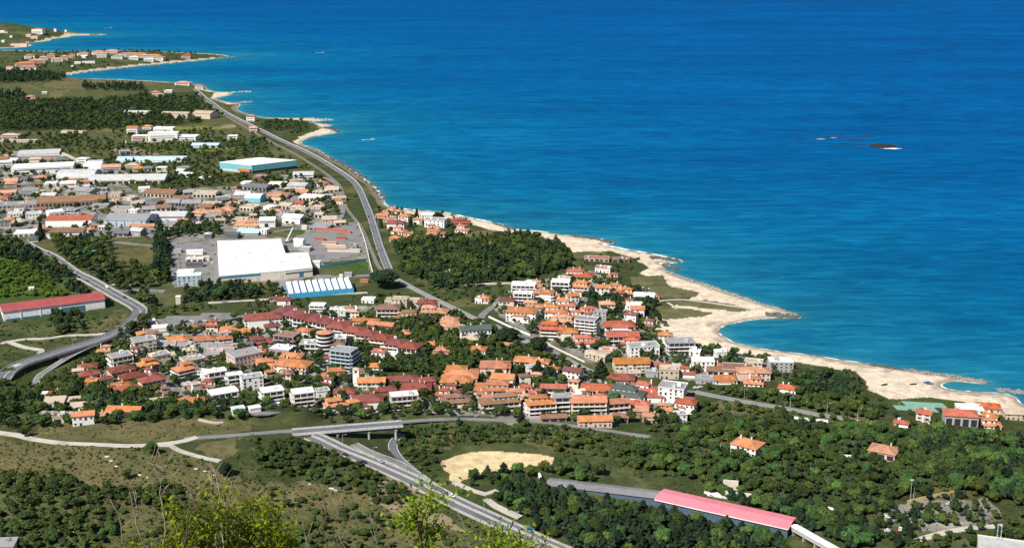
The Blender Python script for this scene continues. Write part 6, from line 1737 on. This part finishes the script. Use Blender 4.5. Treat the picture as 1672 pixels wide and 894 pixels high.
wall([(798,518),(830,533),(866,548)], 1.6, .5, W_W, 'white garden wall beside the railway in the seaside town'); wall([(884,556),(905,568),(955,592)], 1.4, .5, W_B, 'pale wall along the railway street')
wall([(570,566),(600,580),(640,590)], 1.6, .5, W_B, 'pale garden wall below the red terrace'); 
wall([(605,657),(640,664),(690,672)], 1.4, .4, W_B, 'pale wall in front of the white villa row'); wall([(250,520),(262,537)], 1.4, .4, W_B, 'pale kerb wall at the left end of the open lot')
wall([(1180,812),(1200,815),(1226,818)], 5, 1.4, W_B, 'pale ruined wall behind the pink-roofed shed'); wall([(1150,806),(1180,811)], 2, 3, W_W, 'white rubble wall behind the pink-roofed shed, left')
wall([(1180,797),(1205,799)], 6, 1.5, W_B, 'tall pale wall in the wood behind the pink-roofed shed'); wall([(1345,830),(1372,838)], 2, 1.5, W_W, 'short white wall in the wood right of the pink-roofed shed')
wall([(440,455),(455,456)], 2, .5, W_W, 'short white wall under the factory trees'); wall([(880,778),(886,790)], 3, 1, W_W, 'white wall stub at the end of the grey-roofed shed')
# blue stall with a pole beside the motorway
x, y, z = g1(866, 866); st_ = empty('roadside_stall', (x, y, z), -.2); tag(st_, 'small blue roadside stall beside the motorway', 'stall')
b = MB(); b.box(-2.6,2.6,-1.5,1.5,2.3,2.6); b.build('roof', stained('blue_awning', (.03,.22,.42)), st_)
for sx in (-2.4,2.4):
    for sy in (-1.3,1.3): b = MB(); b.tube([(sx,sy,-.3),(sx,sy,2.3)], .08, 6); b.build('post', STEEL, st_)
b = MB(); b.box(-2.2,2.2,.2,1.3,0,1.0); b.build('counter', stained('blue_awning', (.03,.22,.42)), st_); post('utility_pole', 871, 868, 6, 'pale pole beside the blue roadside stall', .1)
# green sheet tents in the field behind the viaduct road
for i, (px, py, wpx) in enumerate([(114,417,10),(127,416.5,8),(140,415.5,8),(152,414,8)]):
    x, y, z = g1(px, py); s_ = mpp(py)*wpx; t_ = empty('field_tent', (x, y, z), .1); tag(t_, 'turquoise sheet tent in the field behind the viaduct road', 'tent', 'row of turquoise tents'); b = MB(); n = 8; R_ = 3.2
    for k in range(n): a0, a1 = math.pi*k/n, math.pi*(k+1)/n; b.poly([(-s_/2,-R_*math.cos(a0),R_*1.2*math.sin(a0)),(s_/2,-R_*math.cos(a0),R_*1.2*math.sin(a0)),(s_/2,-R_*math.cos(a1),R_*1.2*math.sin(a1)),(-s_/2,-R_*math.cos(a1),R_*1.2*math.sin(a1))])
    b.build('cover', stained('turquoise_sheet', (.10,.42,.32), .6), t_); b = MB()
    for s in (-1,1): b.poly([(s*s_/2,-R_*math.cos(math.pi*k/n),R_*1.2*math.sin(math.pi*k/n)) for k in range(n+1)])
    b.build('end_panel', stained('turquoise_sheet', (.10,.42,.32), .6), t_)
# white stone outcrops on the brown hillside
for i, (px, py, s) in enumerate([(175,745,1.6),(182,752,1.3),(190,761,1.2),(228,775,1.5),(240,779,1.1),(320,765,1.3),(335,769,1.2),(350,775,1.0),(541,797,1.8),(548,800,1.4),(556,795,1.2),(505,790,1.2),(118,868,1.2),(57,857,1.0)]):
    x, y, z = g1(px, py); cv, cq = CS[3]; g = np.random.default_rng(i); v = cv*(1+(g.random((len(cv),1))-.5)*.5)*np.array([s*.95, s*.6, s*.32]); tag(link('stone_outcrop', npmesh('stone_outcrop', v, cq, stained('white_stone', (.55,.52,.47), .9, 1, .15)), None, (x, y, z+.1)), 'pale stone lying bare on the brown hillside', 'stone', 'pale stones on the brown hillside')

# ------------------------------------------------------------------ the shrubs on the viewer's own hillside
TWIG = stained('grey_twig', (.34,.27,.20), .85, 9, .25, 30, .15); TWIGD = stained('brown_twig', (.10,.075,.05), .85, 9, .2, 30, .15)
LEAFF = mat_leaf('spring_leaves', (.165,.235,.012), .42)
def at_r(px, py, r): dx, dy, dz = dirs(px, py); t = r/np.hypot(dx, dy); return Vector((float(dx*t), float(dy*t), float(CH+dz*t)))
def root_of(p): return Vector((p.x, p.y, float(hill(p.x, p.y))-.1))
def sapling(paths, r, rad, label, mat=TWIG, leafy=0, name='bare_sapling', seed=0, cat='sapling', lsize=.030):
    """paths: lists of photo pixels from low to high; the first point of the first path is carried down to the hillside"""
    g = random.Random(seed); base = at_r(*paths[0][0], r); rt = root_of(base); o = empty(name, rt); tag(o, label, cat)
    stems = MB(); tips = []
    for k, path in enumerate(paths):
        rr = r+g.uniform(-.35, .35)*(k > 0); p3 = [at_r(px, py, r+(rr-r)*i/max(1, len(path)-1))-rt for i, (px, py) in enumerate(path)]
        if k == 0 or path[0][1] >= 890: p3 = [Vector((g.uniform(-.1,.1)*(k > 0), g.uniform(-.1,.1)*(k > 0), 0)), p3[0]*.5+Vector((g.uniform(-.05,.05), 0, 0))]+p3
        pts = []
        for i in range(len(p3)-1):
            for t in (0, .33, .66): q = p3[i].lerp(p3[i+1], t); pts.append(q+Vector((g.uniform(-1,1), g.uniform(-1,1), g.uniform(-.5,.5)))*.010*(i > 0 or t > 0))
        pts.append(p3[-1]); n = len(pts); w0 = rad*(1 if k == 0 or path[0][1] >= 890 else .6); stems.tube(pts, [w0*.72*(1-.78*i/(n-1)) for i in range(n)], 6)
        for i in range(n//3, n):
            if g.random() < .45: d = Vector((g.uniform(-1,1), g.uniform(-1,1), g.uniform(.1,1))).normalized()*g.uniform(.06,.20); stems.tube([pts[i], pts[i]+d*.5, pts[i]+d+Vector((0,0,.02))], [w0*.35, w0*.25, w0*.12], 4); tips.append(pts[i]+d)
            if path[-1][1] < 894: tips.append(pts[i])
    stems.build('stem', mat, o, smooth=True)
    if leafy:
        V = []; Fq_ = []; T = []
        for i in range(leafy):
            c = g.choice(tips)+Vector((g.gauss(0,1), g.gauss(0,1), g.gauss(0,1)))*.040; n = Vector((g.uniform(-1,1), g.uniform(-1,1), g.uniform(.0,1.2))).normalized(); a = n.orthogonal().normalized(); a.rotate(Matrix.Rotation(g.uniform(0,6.28), 3, n)); b2 = n.cross(a); s = lsize*g.uniform(.6,1.25); k = len(V)
            V += [tuple(c-a*s), tuple(c-a*s*.15+b2*s*.55+n*s*.15), tuple(c+a*s), tuple(c-a*s*.15-b2*s*.55+n*s*.15)]; Fq_.append((k,k+1,k+2,k+3)); T.append(g.uniform(.25,1.1))
        link('foliage', crown_mesh('foliage', V, Fq_, np.array(T), LEAFF), o)
    return o
R9 = 9.0
sapling([[(268,905),(268,850),(263,805),(266,765),(258,736)],[(265,775),(252,762),(240,754)],[(265,806),(275,790),(280,770)]], R9, .016, 'tall bare forked sapling, leftmost tall one above the leafy shrub')
sapling([[(240,905),(224,855),(222,830),(221,800)],[(224,860),(214,810),(205,788)]], R9, .013, 'thin bare sapling left of the forked one', seed=1)
sapling([[(205,905),(200,870),(193,845),(191,835)]], R9, .010, 'short bare twig at the far left of the foreground shrubs', seed=2)
sapling([[(300,905),(303,870),(312,830),(306,805),(320,790)],[(312,830),(295,820),(283,806)],[(318,842),(318,815),(313,800)]], R9-.6, .015, 'dark crooked bare sapling in front of the leafy shrub', TWIGD, seed=3)
sapling([[(345,905),(355,868),(347,835),(345,800),(346,775)],[(350,850),(358,825),(360,800),(352,778),(348,760)]], R9+.4, .013, 'pale bare sapling rising out of the middle of the leafy shrub', seed=4)
sapling([[(322,905),(302,870),(312,845),(316,820)],[(365,905),(362,850),(368,820),(378,785)]], R9+.6, .012, 'pair of pale bare stems inside the leafy shrub', seed=5)
sapling([[(536,905),(528,860),(532,835),(525,800),(518,778)],[(556,905),(545,870),(537,838)],[(528,840),(520,815),(514,790)]], R9+1, .014, 'bare forked sapling standing right of the leafy shrub', TWIGD, seed=6)
sapling([[(572,905),(556,880),(551,842),(550,825)]], R9+1.2, .010, 'thin bare twig right of the forked dark sapling', seed=7)
sapling([[(505,905),(498,870),(494,850)]], R9+1, .009, 'short bare twig between the leafy shrub and the dark sapling', seed=8)
sapling([[(620,905),(613,870),(608,845)]], R9, .009, 'single pale stalk between the two leafy shrubs', seed=9)
sapling([[(770,905),(762,870),(754,842)],[(786,905),(778,870),(774,850)]], R9+1, .010, 'pair of pale stalks right of the leafy sapling', seed=10)
SH = []
g = random.Random(5)
for i in range(36):
    px = g.uniform(280, 475); top = 812+((px-372)/118)**2*48+g.uniform(-6, 34); SH.append([(px+g.uniform(-14, 14), 905), (px+g.uniform(-6, 6), (905+top)/2), (px, top)])
SH += [[(300,905),(292,865),(285,838),(286,818)],[(440,905),(446,870),(452,842)],[(385,905),(386,850),(384,818)],[(470,905),(466,890),(460,872)]]
sapling(SH, R9, .010, 'broad yellow-green leafy shrub in the left foreground', TWIGD, 4600, 'leafy_shrub', 21, 'shrub', .021)
sapling([[(690,905),(686,868),(680,845),(672,825),(672,815)],[(686,868),(668,852),(658,838)],[(688,860),(694,838),(704,818),(712,800)],[(694,840),(712,832),(730,815)],[(690,905),(700,870),(712,868),(722,862)],[(680,845),(664,850),(660,866)]], R9, .016, 'tall leafy sapling in front of the motorway', TWIGD, 1000, 'leafy_sapling', 22, 'sapling', .022)
SH2 = []
for i in range(16): px = g.uniform(765, 868); top = 880+g.uniform(-6, 14)-(8 if 800 < px < 850 else 0); SH2.append([(px+g.uniform(-8, 8), 912), (px, top)])
SH2 += [[(806,912),(806,880),(808,858)]]
sapling(SH2, R9, .009, 'low yellow-green leafy shrub at the bottom edge below the motorway', TWIGD, 1300, 'leafy_shrub', 23, 'shrub', .021)
SH3 = [[(px+g.uniform(-6, 6), 915), (px, 884+g.uniform(-5, 10))] for px in (205,212,220,232,250,262,275)]
sapling(SH3, R9, .009, 'small leafy shrub at the bottom edge left of the broad one', TWIGD, 300, 'leafy_shrub', 24, 'shrub', .021)
SH4 = [[(px+g.uniform(-6, 6), 915), (px, 880+g.uniform(-5, 10))] for px in (880,886,893)]
sapling(SH4, R9, .009, 'tiny leafy shrub at the bottom edge beside the motorway end', TWIGD, 90, 'leafy_shrub', 25, 'shrub', .021)
# ------------------------------------------------------------------ labels: looks first, then what each building stands beside
MARKS = [('the bell tower',581,631),('the great round pine',627,455),('the white factory',430,425),('the blue white-bayed hall',520,470),('the turquoise warehouse',420,268),('the red-roofed warehouse',90,500),('the viaduct bend',225,512),('the flyover',565,698),
 ('the yellow quarry',810,750),('the pink-roofed shed',1180,830),('the grey-roofed shed',970,792),('the arched white building',1030,600),('the tall conifer',981,600),('the yellow apartment block',960,665),('the green-roofed block',1024,650),('the round block',529,560),('the blue glass block',563,595),
 ('the stepped red terrace',600,545),('the open car lot',330,525),('the grey beach block',1110,567),('the tennis court',1500,663),('the dirt-road fork',275,726),('the railway bend',760,513),('the green-roofed hall',776,546),('the beach bar',975,424),('the small pine wood',1010,505),('the sandy cape',520,212),
 ('the far white villa',266,220),('the rocky shore bend',600,310),('the mobile crane',475,385),('the tall dark tree row',264,420),('the far wood',150,190),('the far headland tip',340,92),('the farthest pier',140,57),('the open lawn',565,438),('the sandy bay',1180,545),('the coast road bend',590,320),('the hill road',830,686),('the breakwater cove',1560,632),('the beach grove',1350,615),
 ('the red pitched factory',118,360),('the long colonnaded factory',120,332),('the big grey factory',215,368),('the white office hall',72,280),('the beach start',700,346)]
SELF = {('yellow apartment block'): 1}
def storeys(n): return {1:'one-storey',2:'two-storey',3:'three-storey',4:'four-storey',5:'five-storey',6:'six-storey'}.get(n, 'tall')
SHAPE = dict(h='hipped', g='pitched', s='sloping', f='flat', v='vaulted')
OVERRIDE = [  # photo pixel of the base, label
 (960,680,'wide yellow apartment block with orange roof and dark stair strips'), (1007,680,'narrower yellow block joined right of the wide yellow one'), (1030,608,'white building with one big dark arch under an orange gable'),
 (1110,578,'grey beach block with white balcony bands beside the sandy bay'), (1023,660,'white apartment block with dark green hipped roof'), (563,604,'tall blue-glass balcony block with flat grey roof above the bell tower'),
 (775,552,'white hall with dark green pitched roof beside the railway'), (976,646,'white house with wide red roof and two white skylights'), (1098,658,'tall white many-windowed block with grey roof at the right end of town'),
 (970,697,'low brick-pink building with long orange roof below the yellow block'), (1219,746,'lone white villa with orange roof in the wood'), (1441,752,'lone salmon-roofed villa with dark porch bays in the wood'), (1285,643,'white villa with red roof alone below the beach grove'),
 (607,635,'white church hall with orange roof right of the bell tower'), (205,831,'x')]
def obj_label(d):
    W_, R_ = WALLC[d['wall']][0], ROOFC[d['roof']][0]
    cat = d['cat']; st = storeys(d['ns']); adj = 'long ' if d['wpx'] > 55 and cat in ('warehouse','factory','shed','terraced house') else ''
    small = 'small ' if d['wpx'] < 22 and cat in ('house','shed','warehouse') and not d['far'] else ''
    stx = '' if cat in ('shed','container','greenhouse','warehouse','factory') else st+' '
    bal = ', balconies' if False else ''
    return f"{small}{adj}{W_} {stx}{cat}", f"{SHAPE[d['rt']]} {R_} roof"
def rel(d, m):
    dx, dy = d['px']-m[1], (d['py']-m[2])*1.7
    if math.hypot(dx, dy) < 16: return 'beside'
    if abs(dx) > 1.15*abs(dy): return 'right of' if dx > 0 else 'left of'
    return 'in front of' if dy > 0 else 'behind'
for d in BUILT:
    if d['label']: continue
    for px, py, lb in OVERRIDE:
        if abs(d['px']-px) < 4 and abs(d['py']-py) < 4: d['label'] = lb
pend = [d for d in BUILT if not d['label']]
for d in pend:
    d['near'] = sorted(MARKS, key=lambda m: math.hypot(d['px']-m[1], (d['py']-m[2])*1.5))
def place(d, k): return f"{rel(d, d['near'][k])} {d['near'][k][0]}"
def groups(key):
    g = {}
    for d in pend:
        if not d['label']: g.setdefault(key(d), []).append(d)
    return g
def phrase(d, k=0):
    a, b = obj_label(d); return f"{a}, {b}, {place(d, k)}"
def wc(s): return len(s.replace(',', ' ').replace('-', ' - ').replace(' - ', '-').split())
for d in pend:
    if d['note']: continue
for g in groups(lambda d: phrase(d, 0)).values():
    if len(g) == 1: g[0]['label'] = phrase(g[0], 0)
    else:
        seen = {}
        for d in g: seen.setdefault(place(d, 1), []).append(d)
        for pl, q in seen.items():
            if len(q) == 1:
                a, b = obj_label(q[0]); s = f"{a}, {b}, {place(q[0],0)} and {pl}"
                if wc(s) > 16: s = f"{a.replace('apartment block','block')}, {ROOFC[q[0]['roof']][0]} roof, {place(q[0],0)} and {pl}"
                q[0]['label'] = s
            else:
                span = max(d['px'] for d in q)-min(d['px'] for d in q), (max(d['py'] for d in q)-min(d['py'] for d in q))*2
                hz = span[0] >= span[1]; q.sort(key=lambda d: d['px'] if hz else d['py']); n = len(q)
                OR = ['first','second','third','fourth','fifth','sixth','seventh','eighth','ninth']; side = 'from left' if hz else 'from the top'
                for i, d in enumerate(q):
                    a, b = obj_label(d); o_ = (('left' if hz else 'upper') if i == 0 else ('right' if hz else 'lower'))+' of two' if n == 2 else f"{OR[i]} {side}"
                    s = f"{o_}, {a}, {b}, {place(d,0)}"
                    if wc(s) > 16: s = f"{o_}, {a}, {ROOFC[d['roof']][0]} roof, {place(d,0)}"
                    d['label'] = s
def fit(s):
    for a, b_ in ((' apartment block,', ' block,'), (' terraced house', ' terrace'), (' hipped', ''), (' pitched', ''), (' sloping', ''), (' vaulted', ''), ('one-storey ', ''), ('small ', ''), ('long ', ''), (', flat', ','), (' roof,', ','), ('two-storey ', ''), ('in front of', 'below'), ('in front of', 'below')):
        if wc(s) <= 16: break
        s = s.replace(a, b_)
    return s
seen = {}
for d in sorted(BUILT, key=lambda d: d['px']):
    d['label'] = fit(d['label'])
    if d['label'] in seen:
        for k in (1, 2, 3):
            a, b = obj_label(d); s = f"{a}, {b}, {place(d, k)} and {place(d, k+1)}"
            if wc(s) > 16: s = f"{a}, {ROOFC[d['roof']][0]} roof, {place(d,k)} and {place(d,k+1)}"
            if s not in seen: d['label'] = s; break
    d['label'] = fit(d['label'])
    seen[d['label']] = d
tcount = [d for d in BUILT if d['note'] in ('upper', 'lower')]
tcount.sort(key=lambda d: d['px']); OR = ['first','second','third','fourth','fifth','sixth','seventh','eighth','ninth','tenth','eleventh','last']
for i, d in enumerate(tcount): d['label'] = f"{OR[i]} house from the left in the stepped white terrace with dark red roofs"
GR = {'house':'houses of the coast town','apartment block':'apartment blocks of the coast town','terraced house':'terraced houses of the coast town','warehouse':'halls of the industrial plain','factory':'halls of the industrial plain','shed':'sheds and low flat buildings','villa':'villas','container':'stacked containers in the factory yard','greenhouse':'greenhouses'}
for d in BUILT:
    if wc(d['label']) > 16: print('LONG', d['label'])
for d in BUILT: tag(d['o'], d['label'], d['cat'], d['group'] or GR.get(d['cat']))
